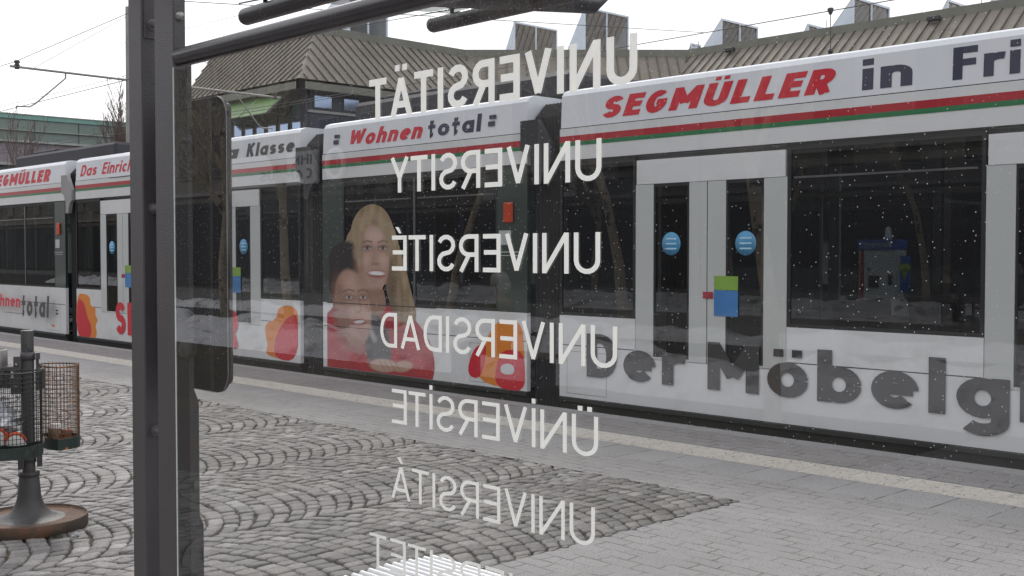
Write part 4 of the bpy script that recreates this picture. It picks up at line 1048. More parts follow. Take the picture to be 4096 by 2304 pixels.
def crumple(name, c, r, mat, label, cat, seed, sq=(1, 1, .8)):
    m = MB(); n = 16; vs = []; fs = []; h = 9
    for i in range(h+1):
        a_ = math.pi*i/h
        for k in range(n):
            b = 2*math.pi*k/n; d = Vector((math.sin(a_)*math.cos(b), math.sin(a_)*math.sin(b), -math.cos(a_)))
            rr = r*(1+.9*noise.noise(d*2.6+Vector((seed, 0, 0)))); vs.append((c.x+d.x*rr*sq[0], c.y+d.y*rr*sq[1], c.z+d.z*rr*sq[2]))
    for i in range(h):
        for k in range(n): fs.append((i*n+k, i*n+(k+1) % n, (i+1)*n+(k+1) % n, (i+1)*n+k))
    m.add(vs, fs); return tag(m.build(name, mat, None, c), label, cat)
crumple('crushed_bag', BP(-.13, -.13, .62), .085, pm('clear foil', (.5, .5, .52, 1), .15, .5, var=.3, scale=40), 'crushed clear plastic bag in the dark wire basket', 'plastic bag', 3, (1.1, 1, .9))
def wrap(r, f, z, w_, h_, c1, c2, tilt, label, seed):
    root = empty('food_carton', tuple(BP(r, f, z)), label, 'carton')
    m = MB(); nx = 10; vs = []; fs = []
    for k in range(2):
        for i in range(nx+1):
            u = -1+2*i/nx; bulge = math.sqrt(max(0, 1-u*u*.9))
            vs += [BP(r+u*w_, f-bulge*.03+k*.035, z-.0), BP(r+u*w_*.9+tilt, f-bulge*.03+k*.035, z+h_*bulge)]
    for k in range(2):
        o = k*(nx+1)*2
        for i in range(nx): q = (o+2*i, o+2*i+2, o+2*i+3, o+2*i+1); fs.append(q if k == 0 else q[::-1])
    o2 = (nx+1)*2
    for i in range(nx): fs.append((2*i+1, 2*i+3, o2+2*i+3, o2+2*i+1))
    m.add(vs, fs, 0, True); part(m, 'carton_body', c1, root)
    m = MB(); m.tube([BP(r+u*w_*.93+tilt, f-math.sqrt(max(0, 1-u*u*.9))*.03+.015, z+h_*math.sqrt(max(0, 1-u*u*.9))+.004) for u in [-1+2*i/10 for i in range(11)]], .013, 8); part(m, 'carton_edge', c2, root)
wrap(-.165, -.235, .50, .055, .085, cupw, pm('carton red', (.62, .09, .03, 1), .5), .01, 'white carton with orange red edge, larger one in the dark wire basket', 1)
wrap(-.06, -.25, .50, .05, .055, cupw, pm('carton red', (.62, .09, .03, 1), .5), -.005, 'white carton with orange red edge, smaller one near the bin pole', 2)
# pebble and tuft by the foot
crumple('pebble', BP(.225, -.335, .008), .018, pm('pebble', (.4, .4, .4, 1), .8), 'pale pebble on the setts beside the rusty bin foot', 'pebble', 9)
m = MB()
for i in range(60):
    a_ = rnd.uniform(0, 6.28); r0 = rnd.uniform(0, .05); p = BP(.13+r0*math.cos(a_), -.315+r0*.4*math.sin(a_), -.008); d = Vector((rnd.uniform(-1, 1), rnd.uniform(-1, 1), 0))*.03
    q = p+d+Vector((0, 0, rnd.uniform(.015, .05))); s2 = Vector((.002, .001, 0)); m.add([p-s2, p+s2, q], [(0, 1, 2)])
tag(m.build('weed_tuft', pm('weed green', (.035, .05, .015, 1), .9, var=.4, scale=30), None, BP(.13, -.315, 0)), 'small dark green weed tuft at the front of the rusty bin foot', 'weed')

# ------------------------------------------------------------------ overhead line
galv = pm('galvanised tube', (.30, .29, .27, 1), .5, .5, var=.15, scale=6)
insul = pm('insulator brown', (.06, .05, .05, 1), .5)
wirem = pm('copper wire', (.07, .065, .06, 1), .5, .5)
MX = -27.
mast = empty('catenary_mast', (MX, 12.9, -.33), 'grey mast between the tracks carrying a long cross pipe with wire holders', 'mast')
m = MB(); m.tube([(MX, 12.9, -.33), (MX, 12.9, 7.6)], [.12, .085], 14); part(m, 'pole', galv, mast)
zc1 = onX(65, 262, MX).z; L_ = onX(40, 264, MX); Rr_ = onX(1120, 392, MX); zc2 = Rr_.z
m = MB(); m.tube([L_, Rr_], .03, 10); part(m, 'cross_pipe', galv, mast)
for px, py, ph, qx, qy, dd in ((262, 293, 0, 65, 425, 1), (950, 368, 0, 1088, 512, -1)):
    A_ = onX(px, py, MX); B2 = onX(qx, qy, MX); mid = onX(px+(qx-px)*.62, py+(qy-py)*.93, MX)
    m = MB(); m.tube([A_, A_+Vector((0, 0, -.12))], .022, 8); m.tube([A_+Vector((0, 0, -.12)), mid, mid.lerp(B2, .3)+Vector((0, 0, -.05)), B2], .018, 8); m.tube([B2, B2+Vector((0, 0, -.07))], .015, 6); part(m, 'steady_arm', galv, mast)
for e_ in (L_+(Rr_-L_)*.022, Rr_-(Rr_-L_)*.022):
    m = MB(); m.lathe([(0, -.09), (.05, -.09), (.06, -.05), (.04, -.03), (.07, 0), (.04, .03), (.075, .07), (.05, .11), (.0, .12)], e_+Vector((0, 0, .04)), 14); part(m, 'insulator', insul, mast)
m = MB(); m.tube([(MX, 12.9, 7.4), onX(125, 278, MX)], .006, 5); m.tube([(MX, 12.9, 7.4), onX(1020, 372, MX)], .006, 5); part(m, 'stay_wire', wirem, mast)
def wire(name, pts, r, label):
    m = MB(); m.tube(pts, r, 5); tag(m.build(name, wirem, None, pts[0]), label, 'wire')
yw1 = onX(65, 425, MX).y; zw1 = onX(65, 430, MX).z; yw2 = onX(1088, 520, MX).y; zw2 = onX(1088, 520, MX).z
wire('contact_wire', [(-110, yw1+.1, zw1), (MX, yw1, zw1), (30, yw1-.6, zw1)], .008, 'lower wire held by the steady arm over the near track')
wire('contact_wire', [(-110, 16.1, 5.30), (MX, 16.1, 5.25), (5, 16.0, 5.34), (30, 16, 5.34)], .008, 'lower wire over the far track passing the skylights')
mz = CZ+.322*16
wire('messenger_wire', [(-110, 16.2, mz+.4), (MX, 16.1, mz+.35), (-16, 16.1, mz-.05), (-6, 16.1, mz), (5, 16.1, mz+.4), (30, 16.1, mz)], .008, 'upper sagging wire over the far track')
wire('messenger_wire', [(-110, yw1, L_.z+.15), (MX, yw1, L_.z+.12), (-18, yw1, L_.z+.5), (30, yw1, L_.z+1.5)], .008, 'upper sagging wire over the near track')
p1, p2 = onX(0, 601, -40), onX(522, 515, -40); wire('feeder_wire', [onY(-400, 667, 24), onY(0, 601, 24), onY(522, 515, 24), onY(1400, 370, 24)], .012, 'low wire running in front of the green building')
q1, q2 = onY(755, 6, 13), onY(1070, 25, 15); wire('span_wire', [q1+(q1-q2)*2, q1, q2, q2+(q2-q1)*8], .01, 'thin cross wire high beside the twin post')
q1, q2 = onY(755, 110, 16), onY(960, 61, 16); wire('span_wire', [q1+(q1-q2)*2, q1, q2, q2+(q2-q1)*2], .006, 'thin diagonal wire between the post and the roof tube')
d1_ = onY(3322, 45, 16); d2_ = onY(3322, 205, 16)
dr = empty('wire_dropper', tuple(d1_), 'thin vertical dropper hanging from the far track wire over the roof edge', 'dropper')
m = MB(); m.tube([d1_, d2_], .007, 5); part(m, 'rod', wirem, dr)
m = MB(); m.lathe([(0, .06), (.045, .05), (.05, .02), (.02, -.05), (0, -.06)], d1_, 10); part(m, 'clamp', insul, dr)
m = MB(); m.ball(d2_, .045, 0, 8); part(m, 'ring', insul, dr)

# ------------------------------------------------------------------ university hall
copper = pm('weathered roof sheet', (.195, .170, .136, 1), .65, .1, var=.18, scale=.5, bump=.15, bscale=8, col2=(.13, .112, .092, 1), patch=(.35, .5, .25))
seam = pm('roof seam', (.095, .083, .068, 1), .6, .1, var=.2)
fascia = pm('fascia sheet', (.165, .165, .135, 1), .6, var=.15, scale=.8)
navy = pm('navy cladding', (.022, .028, .048, 1), .35, var=.2, scale=.6)
winb = pm('hall window glass', (.30, .38, .52, 1), .05, .9, var=.15, scale=.8)
frame_d = pm('window frame dark', (.02, .022, .026, 1), .5)
uni = empty('university_hall', (-45, 32, 0), 'large hall with brown ribbed sloping metal roof and dark windows behind the tram', 'building')
HZ, EZ = CZ+10.95, CZ+8.0
Pp = [(-58.3, 32.7), (-48., 32.7), (-48., 42.7), (-39.3, 51.7), (30., 51.7)]
Ee = [(-55.5, 29.4), (-44.4, 29.4), (-44.4, 41.2), (-37.8, 48.1), (30., 48.1)]
def seg_roof(i):
    a, b, c, d = Vector((*Ee[i], EZ)), Vector((*Ee[i+1], EZ)), Vector((*Pp[i+1], HZ)), Vector((*Pp[i], HZ))
    m = MB(); dn = Vector((0, 0, -.12)); m.hexa([a+dn, b+dn, c+dn, d+dn], [a, b, c, d]); part(m, 'roof_slope', copper, uni)
    # standing seams run straight up the slope
    n_ = (c-b).cross(b-a).normalized(); n_ = -n_ if n_.z < 0 else n_
    L = (b-a).length; along = (b-a).normalized(); up = (n_.cross(along)).normalized(); up = up if up.z > 0 else -up
    m = MB(); H = (HZ-EZ)/up.z
    t = -8.
    while t < L+8:
        # clip the seam to the quad
        p = a+along*t
        lo, hi = 0., H
        N2 = 24; ok = []
        for k in range(N2+1):
            q = p+up*(H*k/N2); f = k/N2
            l0 = a.lerp(d, f); r0 = b.lerp(c, f); s0 = (q-l0).dot(along); s1 = (r0-l0).dot(along)
            if 0 <= s0 <= s1: ok.append(k)
        if len(ok) > 1:
            q0 = p+up*(H*ok[0]/N2); q1 = p+up*(H*ok[-1]/N2); wv = along*.022; hv = n_*.07
            m.hexa([q0-wv, q0+wv, q0+wv+hv, q0-wv+hv], [q1-wv, q1+wv, q1+wv+hv, q1-wv+hv])
        t += .56
    part(m, 'standing_seams', seam, uni)
for i in range(4): seg_roof(i)
def wallq(a, b, z0, z1, th, name, mat, parent=None, off=0., split=None):
    a, b = Vector((*a, 0)), Vector((*b, 0)); al = (b-a).normalized(); nn = Vector((al.y, -al.x, 0))
    a, b = a+nn*off, b+nn*off
    m = MB(); m.hexa([(a.x, a.y, z0), (b.x, b.y, z0), (b.x-nn.x*th, b.y-nn.y*th, z0), (a.x-nn.x*th, a.y-nn.y*th, z0)], [(a.x, a.y, z1), (b.x, b.y, z1), (b.x-nn.x*th, b.y-nn.y*th, z1), (a.x-nn.x*th, a.y-nn.y*th, z1)])
    return part(m, name, mat, parent or uni)
for i in range(4):
    wallq(Ee[i], Ee[i+1], EZ-.46, EZ-.005, .3, 'fascia', fascia)
    wallq(Pp[i], Pp[i+1], HZ-.14, HZ+.42, .3, 'parapet', fascia, off=.02)
m = MB(); m.prism([(-58.2, 32.9), (-48.2, 32.9), (-48.2, 42.9), (-39.5, 52.0), (30, 52.0), (30, 75), (-58.2, 75)], HZ-.5, HZ, plane='xy'); part(m, 'flat_roof', pm('flat roof', (.1, .1, .1, 1), .9), uni)
m = MB(); m.prism([(-55.2, 30.3), (-45.3, 30.3), (-45.3, 41.6), (-38.1, 49.0), (29, 49.0), (29, 74), (-55.2, 74)], -.3, EZ-.2, plane='xy'); part(m, 'wall', navy, uni)
# window strips: front wing and the receding side
def window(a, b, z0, z1, mat=None):
    f = wallq(a, b, z0, z1, .05, 'window', frame_d, off=.03)
    A, B_ = Vector((*a, 0)), Vector((*b, 0)); al = (B_-A).normalized()
    wallq(tuple((A+al*.09).xy), tuple((B_-al*.09).xy), z0+.08, z1-.08, .02, 'window_glass', mat or winb, f, off=.05)
y = 31.0
for k, (ya, yb) in enumerate(((30.7, 31.85), (32.4, 33.45), (33.75, 34.5), (35.0, 36.2), (36.6, 37.8), (38.2, 39.4), (39.8, 41.0))):
    window((-45.3, ya), (-45.3, yb), 8.3, 9.2)
    window((-45.3, ya), (-45.3, yb), 4.9, 6.6)
for k in range(9):
    x = -54.9+k*1.06; window((x, 30.3), (x+.85, 30.3), 4.5, 5.75, winb); window((x, 30.3), (x+.85, 30.3), 6.3, 8.6)
m = MB(); m.box(-45.3+.01, -45.2, 30.4, 41.5, 8.12, 8.24); part(m, 'sill_band', pm('sill metal', (.3, .3, .3, 1), .4, .5), uni)
# green tilted shade panels on the front wing
shade_g = pm('green shade glass', (.155, .27, .095, 1), .35, var=.12, scale=.8)
for i, (xa, xb) in enumerate(((-53.6, -51.1), (-51.0, -48.65), (-48.5, -46.2))):
    top, bot = EZ-.22, EZ-1.5
    m = MB(); m.hexa([(xa, 28.75, bot), (xb, 28.75, bot), (xb, 28.80, bot), (xa, 28.80, bot)], [(xa, 30.05, top), (xb, 30.05, top), (xb, 30.10, top), (xa, 30.10, top)]); o = part(m, 'shade_panel', shade_g, uni)
    m = MB()
    for q in ((xa, xb, 28.735, bot), ): m.tube([(xa, 28.74, bot), (xb, 28.74, bot), (xb, 30.04, top), (xa, 30.04, top), (xa, 28.74, bot)], .035, 6)
    part(m, 'panel_frame', pm('panel frame', (.3, .42, .25, 1), .5), o)
    m = MB(); m.tube([(xb+.1, 28.8, bot), (xb+.1, 30.1, top)], .06, 6); m.tube([(xb+.1, 28.8, bot), (xb+.1, 30.3, bot-.1)], .05, 6); part(m, 'panel_bracket', frame_d, uni)
# rooftop skylights: each a thing bolted on the roof
skyl = pm('sunlit skylight zinc', (.66, .72, .80, 1), .45, .1, var=.1, scale=1.5)  # zinc lightened: sunlight on the cheeks is put into the colour
skin_g = glass('skylight glass', (.80, .78, .75, 1), 1.5, 1.3)
louv = pm('skylight inner slope', (.34, .29, .24, 1), .7, var=.3, scale=2)
def skylight(px0, px1, ptop, px2, D, label, lean=1.0):
    """px0: foot of the zinc slope, px1/ptop: top of the glass face, px2: far end of the glass face"""
    top = onY(px1, ptop, D); X1 = top.x; Zt = top.z; X0 = onY(px0, 205, D).x-.3
    Y1 = onX(px2, 150, X1).y; zb = HZ-.02
    r = empty('roof_skylight', (X1, D, zb), label, 'skylight', 'wedge shaped skylights on the hall roof')
    Xb = X1-(X1-X0)*1.0
    m = MB(); m.add([(Xb, D, zb), (X1, D, zb), (X1, D, Zt), (Xb, D+.05, zb), (X1, D+.05, zb), (X1, D+.05, Zt)], [(0, 1, 2), (3, 5, 4), (0, 3, 4, 1), (1, 4, 5, 2), (0, 2, 5, 3)]); part(m, 'side_cheek', skyl, r)
    m = MB(); m.add([(Xb, Y1, zb), (X1, Y1, zb), (X1, Y1, Zt), (Xb, Y1+.05, zb), (X1, Y1+.05, zb), (X1, Y1+.05, Zt)], [(0, 1, 2), (3, 5, 4), (0, 3, 4, 1), (1, 4, 5, 2), (0, 2, 5, 3)]); part(m, 'side_cheek', skyl, r)
    m = MB(); m.hexa([(Xb, D+.05, zb), (X1, D+.05, Zt), (X1, Y1, Zt), (Xb, Y1, zb)], [(Xb-.04, D+.05, zb+.05), (X1-.04, D+.05, Zt+.05), (X1-.04, Y1, Zt+.05), (Xb-.04, Y1, zb+.05)]); part(m, 'sloping_back', louv, r)
    m = MB()
    n = max(3, int((Y1-D)/.5))
    for k in range(1, n):
        yy = D+(Y1-D)*k/n; m.hexa([(Xb+.03, yy-.03, zb), (X1, yy-.03, Zt-.03), (X1, yy+.03, Zt-.03), (Xb+.03, yy+.03, zb)], [(Xb+.12, yy-.03, zb), (X1, yy-.03, Zt-.14), (X1, yy+.03, Zt-.14), (Xb+.12, yy+.03, zb)])
    part(m, 'inner_ribs', seam, r)
    m = MB(); m.box(X1-.02, X1, D+.06, Y1-.01, zb, Zt-.04); part(m, 'glass_face', skin_g, r)
    m = MB(); ym = (D+Y1)/2
    for yy in (D+.03, ym, Y1-.0): m.box(X1+.001, X1+.07, yy-.05, yy+.05, zb, Zt)
    m.box(X1+.001, X1+.075, D-.02, Y1+.05, Zt-.01, Zt+.10); part(m, 'frame', skyl, r)
    m = MB(); m.tube([(Xb+.3, D-.05, zb), (Xb+.3, D-.05, zb+1.1)], .02, 5); part(m, 'rod', galv, r)
skylight(1160, 1392, -60, 1546, 35., 'tall grey skylight at the far left, cut by the shelter rail')
skylight(1985, 2055, 92, 2225, 53., 'second skylight from the left, standing below the roof beam end')
skylight(2232, 2336, 33, 2510, 53., 'tallest skylight, right beside the end of the shelter roof beam')
skylight(2725, 2760, 190, 2585+200, 56., 'tiny skylight tip left of the far middle pair') 
skylight(2738, 2762, 179, 2799, 56., 'small skylight just left of the middle large one')
skylight(2796, 2883, 81, 3027, 53., 'middle large skylight between the high lettering and the wire dropper')
skylight(3190, 3228, 102, 3304, 56., 'small skylight left of the wire dropper')
skylight(3306, 3410, -6, 3552, 53., 'large skylight directly right of the wire dropper')
skylight(3738, 3787, 6, 3882, 56., 'small skylight towards the right edge')
skylight(3925, 4050, -90, 4260, 53., 'large skylight cut by the top right corner')
m = MB()
for px, py in ((2918, 200), (3735, 75)): p = onY(px, py, 51.3); m.box(p.x-.3, p.x+.3, p.y-.15, p.y+.15, p.z-.1, p.z+.12, bev=.03)
part(m, 'roof_lamp', frame_d, uni)

# ------------------------------------------------------------------ green building on the far left
gb = empty('green_banded_building', (-85, 30, 0), 'long low building with turquoise and green facade bands behind bare trees', 'building')
def gband(z0, z1, x, mat, name, y0=18, y1=47, par=None):
    m = MB(); m.box(x-.3, x, y0, y1, z0, z1); return part(m, name, mat, par or gb)
g1 = pm('turquoise band', (.17, .32, .27, 1), .5, var=.08, scale=.3); g2 = pm('green band', (.17, .215, .19, 1), .55, var=.12, scale=.3); brk = pm('grey brick', (.22, .195, .21, 1), .85, var=.3, scale=6, col2=(.27, .24, .24, 1), patch=(8, .5, .1)); lnm = pm('pale ledge', (.32, .34, .31, 1), .6)
h0 = CZ
gband(h0+9.75, h0+10.07, -84.9, g1, 'turquoise_band'); gband(h0+8.95, h0+9.73, -85, g2, 'green_band'); gband(h0+8.45-.25, h0+8.92, -85.02, g2, 'green_band')
gband(h0+8.90, h0+8.955, -84.85, lnm, 'ledge'); gband(h0+8.05, h0+8.2, -84.85, lnm, 'ledge'); gband(h0+6.55, h0+8.04, -85.05, brk, 'brick_wall'); gband(h0+6.35, h0+6.55, -84.9, lnm, 'ledge')
gband(-.4, h0+6.34, -85.5, pm('lower wall grey', (.12, .12, .13, 1), .8), 'lower_wall')
gband(h0+10.07, h0+10.14, -84.85, lnm, 'ledge')
m = MB(); m.box(-100, -85.4, 18, 47, -.4, h0+10.0); part(m, 'rear_block', g2, gb)
for k in range(12): m = MB(); m.box(-85.48, -85.42, 19+k*2.3, 20.9+k*2.3, h0+4.2, h0+6.2); part(m, 'window', winb, gb)
for k in range(9): m = MB(); m.box(-84.99, -84.96, 20+k*3.3, 20.03+k*3.3, h0+8.2, h0+9.73); part(m, 'panel_joint', frame_d, gb)

# ------------------------------------------------------------------ trees
bark_d = pm('dark twig bark', (.15, .112, .10, 1), .9, var=.3, scale=8)
bark_p = pm('plane bark', (.58, .50, .38, 1), .85, var=.2, scale=4, bump=.4, bscale=20, col2=(.13, .105, .075, 1), patch=(5, .55, .05))
def tree(name, base, h, r0, mat, label, cat, seed, spread=.9, levels=4, fast=False, lean=(0, 0), group=None, kids=(5, 3), first=.25):
    rr = random.Random(seed); root = empty(name, base, label, cat, group)
    tr = MB(); cr = MB()
    def branch(mb, p, d, L, r, lv):
        n = 5; pts = [p.copy()]; rs = [r]; q = p.copy(); dd = d.copy()
        for k in range(n):
            dd = (dd+Vector((rr.uniform(-1, 1), rr.uniform(-1, 1), rr.uniform(-.5, .9)))*.13).normalized(); q = q+dd*(L/n); pts.append(q.copy()); rs.append(max(.009, r*(1-.75*(k+1)/n)))
        mb.tube(pts, rs, 8 if lv == 0 else (5 if lv == 1 else 3), caps=False)
        if lv < levels:
            nk = kids[0]+rr.randint(0, 2)+(2 if lv == 0 else 0) if lv < 2 else kids[1]+rr.randint(0, 2)
            for k in range(nk):
                t = rr.uniform(first if lv == 0 else .15, .98); f = t*n; i = min(n-1, int(f)); bp = pts[i].lerp(pts[i+1], f-i)
                az = rr.uniform(0, 6.283); u = dd.orthogonal().normalized(); v = dd.cross(u); sd2 = (u*math.cos(az)+v*math.sin(az))
                nd = (dd*(1.0)+sd2*spread*rr.uniform(.5, 1.1)+Vector((0, 0, .35))).normalized()
                branch(cr, bp, nd, L*rr.uniform(.42, .62)*(1-.3*t if lv == 0 else 1), rs[i]*.62, lv+1)
    d0 = Vector((lean[0], lean[1], 1)).normalized()
    branch(tr, Vector(base), d0, h*.72, r0, 0)
    part(tr, 'trunk', mat, root); part(cr, 'crown', mat, root); return root
tg = 'bare upright trees before the green building'
p = onY(60, 640, 20); tree('bare_tree', (p.x, 20, -.3), 8.6, .10, bark_d, 'bare upright tree at the far left edge above the tram roof', 'tree', 3, .42, 3, group=tg, kids=(7, 4), first=.1)
p = onY(420, 640, 23); tree('bare_tree', (p.x, 23, -.3), 9.6, .12, bark_d, 'tallest bare tree left of the twin post', 'tree', 5, .42, 3, group=tg, kids=(8, 5), first=.1)
p = onY(505, 640, 24); tree('bare_tree', (p.x, 24, -.3), 7.0, .09, bark_d, 'lower bare tree touching the left edge of the twin post', 'tree', 8, .5, 3, group=tg, kids=(7, 4), first=.1)
p = onY(150, 640, 26); tree('bare_tree', (p.x, 26, -.3), 6.6, .08, bark_d, 'low bare tree between the edge tree and the tallest one', 'tree', 11, .5, 3, group=tg, kids=(7, 4), first=.1)
p = onY(330, 640, 26); tree('bare_tree', (p.x, 26, -.3), 6.4, .08, bark_d, 'small bare tree just left of the tallest one', 'tree', 14, .5, 3, group=tg, kids=(7, 4), first=.1)

# ------------------------------------------------------------------ far platform furniture (seen through the tram windows)
D2 = 20.
tm = empty('ticket_machine', (XY(3505, D2), D2, -.02), 'white ticket machine with blue header sign seen through the large tram window', 'ticket machine')
xm0, xm1 = XY(3436, D2), XY(3580, D2); hz0, hz1 = onY(3505, 998, D2).z, onY(3505, 959, D2).z
white_m = pm('machine white', (.62, .62, .63, 1), .4); blue_m = pm('sign blue', (.02, .12, .50, 1), .4); red_m = pm('machine red', (.40, .02, .03, 1), .4)
m = MB(); m.box(xm0, xm1, D2, D2+.45, .12, hz0, bev=.015); part(m, 'cabinet', white_m, tm)
m = MB(); m.box(xm0+.06, xm1-.06, D2+.06, D2+.4, -.02, .12); part(m, 'base', steel_dark, tm)
m = MB(); m.box(xm0-.03, xm1+.01, D2-.03, D2+.47, hz0, hz1, bev=.008); hd_ = part(m, 'header_sign', blue_m, tm)
m = MB(); font_text(m, "Fahrscheine", xm0+.07, xm1-.15, hz0+.065, hz1-.03, D2-.034, 0, .01); font_text(m, "Tickets/Billets/Biglietti", xm0+.07, xm1-.16, hz0+.02, hz0+.045, D2-.034); part(m, 'lettering', white_m, hd_)
m = MB(); m.box(xm1-.11, xm1-.05, D2-.036, D2-.032, hz0+.05, hz1-.03); m.box(xm1-.14, xm1-.105, D2-.036, D2-.032, hz0+.08, hz1-.05); part(m, 'ticket_symbol', white_m, hd_)
m = MB(); m.box(xm0+.03, xm0+.11, D2-.004, D2-.001, .5, hz0-.02); part(m, 'red_panel', red_m, tm)
m = MB(); m.box(xm0+.2, xm0+.42, D2-.004, D2-.001, .85, 1.08); m.box(xm1-.14, xm1-.04, D2-.004, D2-.001, .9, 1.1); m.box(xm0+.18, xm0+.25, D2-.004, D2-.001, 1.17, 1.22); part(m, 'control_panel', steel_dark, tm)
m = MB(); m.lathe([(.065, 0), (.05, .20), (.035, .235), (0, .245)], (XY(3532, D2)+.0, D2+.2, hz1), 18); part(m, 'beacon', pm('beacon white', (.75, .75, .75, 1), .4), tm)
pl = empty('info_pillar', (XY(3613, D2), D2, 0), 'slim blue panel with yellow green pin sign right of the ticket machine', 'sign')
xa, xb = XY(3595, D2), XY(3634, D2); za_, zb_2 = onY(3613, 1170, D2).z, onY(3613, 1024, D2).z
m = MB(); m.box(xa, xb, D2+.05, D2+.09, za_, zb_2); part(m, 'panel', blue_m, pl)
m = MB(); m.lathe([(0, -.002), ((xb-xa)*.42, 0), ((xb-xa)*.42, .004)], ((xa+xb)/2, D2+.045, zb_2-.22), 20, axis='y', sy=1.5); m.prism([((xa+xb)/2-.05, zb_2-.30), ((xa+xb)/2, zb_2-.46), ((xa+xb)/2+.05, zb_2-.30)], D2+.043, D2+.049); part(m, 'pin_symbol', pm('pin lime', (.35, .5, .03, 1), .4), pl)
m = MB(); m.tube([((xa+xb)/2, D2+.07, -.02), ((xa+xb)/2, D2+.07, za_)], .025, 8); part(m, 'pole', steel, pl)
tt = empty('timetable_board', (XY(3320, D2), D2+.4, 0), 'pale framed timetable board left of the ticket machine', 'timetable')
xa, xb = XY(3288, D2+.4), XY(3356, D2+.4); z0_, z1_ = onY(3320, 1140, D2+.4).z, onY(3320, 962, D2+.4).z
m = MB(); m.box(xa, xb, D2+.4, D2+.46, z0_, z1_, bev=.01); part(m, 'board', steel, tt)
m = MB(); m.box(xa+.02, xb-.02, D2+.395, D2+.399, z0_+.02, z1_-.05)
part(m, 'paper', pm('paper grey', (.42, .43, .46, 1), .6, var=.35, scale=30), tt)
m = MB(); m.tube([((xa+xb)/2, D2+.44, -.02), ((xa+xb)/2, D2+.44, z0_)], .03, 8); part(m, 'pole', steel, tt)
for k, px in enumerate((3373, 3608)):
    b = empty('bollard', (XY(px, 15+3.4), 18.4, -.02), ('pale round bollard under the timetable board', 'pale round bollard below the blue pin sign')[k], 'bollard', 'bollards on the far platform')
    m = MB(); m.lathe([(.085, 0), (.085, .62), (.08, .70), (.05, .75), (0, .77)], (b.location.x, 18.4, -.02), 16); part(m, 'post', pm('bollard concrete', (.36, .35, .34, 1), .8), b)
# second shelter roof far behind
s2 = empty('far_shelter', (XY(3300, 22), 22, 0), 'grey steel shelter on the far platform behind the ticket machine', 'shelter')
xa, xb = XY(3150, 22)-.2, XY(3820, 22)
m = MB(); m.box(xa, xb, 21.6, 24, 2.5, 2.56); part(m, 'roof', pm('shelter roof grey', (.20, .2, .22, 1), .5), s2)
for x in (xa+.3, (xa+xb)/2, xb-.3): m = MB(); m.box(x-.05, x+.05, 23.4, 23.5, -.02, 2.5); part(m, 'post', steel, s2)
m = MB(); m.box(xa+.3, xb-.3, 23.44, 23.45, .3, 2.2); part(m, 'glass_pane', glass('far glass', (.7, .75, .73, 1)), s2)
m = MB(); m.box(xa, xb, 21.55, 21.6, 2.44, 2.6, ); part(m, 'roof_edge', steel, s2)
# ground floor mass and hedges of the hall side keep the far windows dark
hw = MB(); hw.box(-60, 30, 27., 27.3, -.3, 1.1); tag(hw.build('boundary_wall', pm('low wall', (.1, .1, .1, 1), .9), None, (-15, 27, 0)), 'low dark wall along the back of the far platform', 'wall')

# ------------------------------------------------------------------ street side behind the camera (mirrored in the panes)
fac = pm('plaster grey', (.22, .215, .21, 1), .9, var=.12, scale=.4); fac2 = pm('plaster warm', (.27, .25, .22, 1), .9, var=.12, scale=.4); fac3 = pm('dark shop front', (.03, .03, .035, 1), .5)
stone = pm('sill stone', (.36, .35, .33, 1), .8); rooft = pm('roof tiles dark', (.07, .05, .045, 1), .85, var=.2)
dgl = glass('street window glass', (.08, .09, .1, 1), 1.5, 1.6)
def house(x0, x1, h, mat, label, fl, cnt):
    b = empty('street_house', ((x0+x1)/2, -21.6, 0), label, 'house', 'houses along the street behind the shelter')
    m = MB(); m.box(x0, x1, -34, -21.6, 0, h); part(m, 'wall', mat, b)
    m = MB(); m.prism([(-34.3, h+.002), (-21.3, h+.002), (-23.5, h+2.6), (-32, h+2.6)], x0+.01, x1-.01, plane='yz'); part(m, 'roof', rooft, b)
    m = MB(); m.box(x0+.02, x1-.02, -21.6, -21.45, h-.4, h-.05); m.box(x0+.02, x1-.02, -21.59, -21.48, 3.9, 4.05); part(m, 'cornice', stone, b)
    m = MB(); m.box(x0+.3, x1-.3, -21.595, -21.5, .15, 3.6); part(m, 'shop_front', fac3, b)
    w_ = (x1-x0)/cnt
    for f in range(fl):
        for i in range(cnt):
            cx = x0+w_*(i+.5); z = 4.7+f*3.1
            if z+1.8 > h: continue
            m = MB(); m.box(cx-.62, cx+.62, -21.595, -21.54, z-.06, z+1.76); q = part(m, 'window', stone, b)
            m = MB(); m.box(cx-.54, cx-.02, -21.535, -21.52, z, z+1.68); m.box(cx+.02, cx+.54, -21.535, -21.52, z, z+1.68); part(m, 'window_glass', dgl, q)
house(-75, -52, 13.5, fac, 'long grey house farthest along the street behind the shelter', 3, 8)
house(-51.9, -36, 15.5, fac2, 'tall warm plaster house second from the far end', 4, 6)
house(-35.9, -18, 12.5, fac, 'grey house carrying the white campus board', 3, 7)
house(-17.9, 0, 16.5, fac2, 'tall warm plaster house opposite the shelter', 4, 7)
house(.1, 16, 13.5, fac, 'grey house right behind the camera side', 3, 6)
house(16.1, 40, 15.5, fac2, 'last warm plaster house to the right', 4, 8)
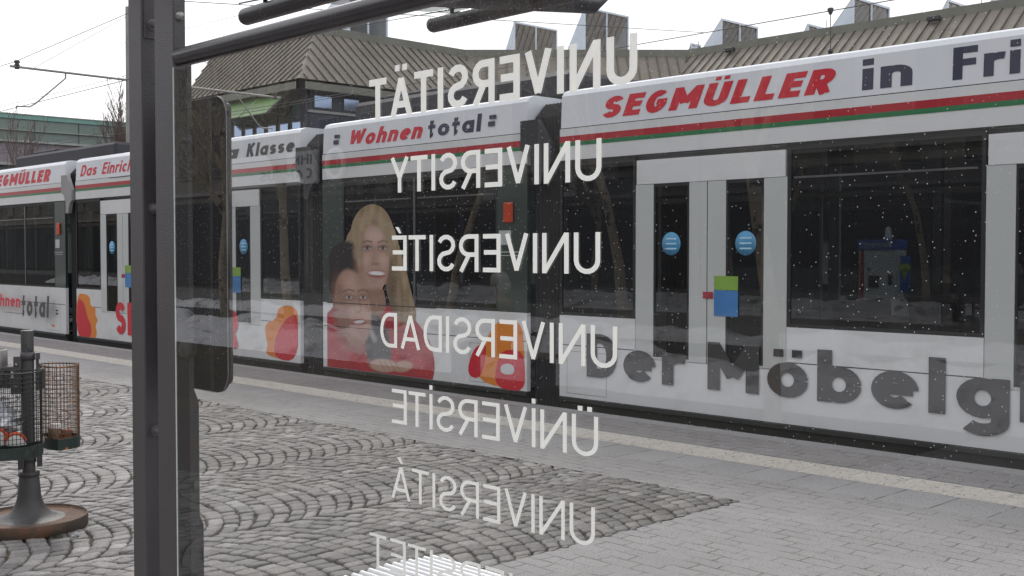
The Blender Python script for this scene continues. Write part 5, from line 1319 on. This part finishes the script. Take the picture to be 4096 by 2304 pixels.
house(-110, -75.1, 15.5, fac2, 'distant warm plaster house at the street end', 4, 12)
cb = empty('campus_board', (-31, -21.4, 4), 'white board lettered IHK CAMPUS mirrored in the pane over the tram stripe', 'sign board')
# the board stands on the house front; sizes from its mirror image
def mirX(px, y): return XY(px, 2*GY-y)
xb0, xb1 = mirX(930, -21.3), mirX(1276, -21.3); zq = lambda py: onY(1200, py, 2*GY+21.3).z
m = MB(); m.box(xb0, xb1, -21.35, -21.25, zq(738), zq(607)); part(m, 'board', pm('board white', (.8, .8, .8, 1), .5), cb)
m = MB()
xs0, xs1 = mirX(1170, -21.2), mirX(1246, -21.2)
stroke_text(m, "IHK", .16, xs0, xs1, zq(660), zq(620), -21.24, mirror=True, sgn=1, eps=.001); stroke_text(m, "CAMPUS", .16, mirX(1040, -21.2), xs1, zq(716), zq(676), -21.24, mirror=True, sgn=1, eps=.001); part(m, 'lettering', pm('board letters', (.05, .08, .12, 1), .5), cb)
rs_ = empty('ring_sign', (mirX(1338, -21.2), -21.2, zq(700)), 'white round ring sign beside the campus board', 'sign')
m = MB(); m.lathe([(.62, 0), (.62, .08), (.40, .08), (.40, 0), (.62, 0)], (mirX(1338, -21.2), -21.3, zq(672)), 32, axis='y'); part(m, 'ring', pm('ring white', (.8, .8, .8, 1), .5), rs_)
ptg = 'young plane trees along the street'
for (px, yb, h, r0, ln, lab, sd) in ((1165, -8.9, 9, .10, (0, 0), 'slim plane tree mirrored left of the advert couple', 21), (1795, -15.7, 9, .12, (0, 0), 'slim plane tree mirrored right of the advert couple', 22), (3100, -6.2, 8.5, .085, (-.10, -.03), 'leaning plane tree mirrored in the right half of the pane', 23), (900, -12, 9, .12, (0, 0), 'plane tree whose branches are mirrored in the black display case', 24), (2500, -15.9, 10, .13, (0, 0), 'plane tree farther down the street', 25)):
    X = mirX(px, yb); tree('plane_tree', (X, yb, -.13), h, r0, bark_p, lab, 'tree', sd, 1.0, 3, lean=ln, group=ptg, kids=(5, 3), first=.38)
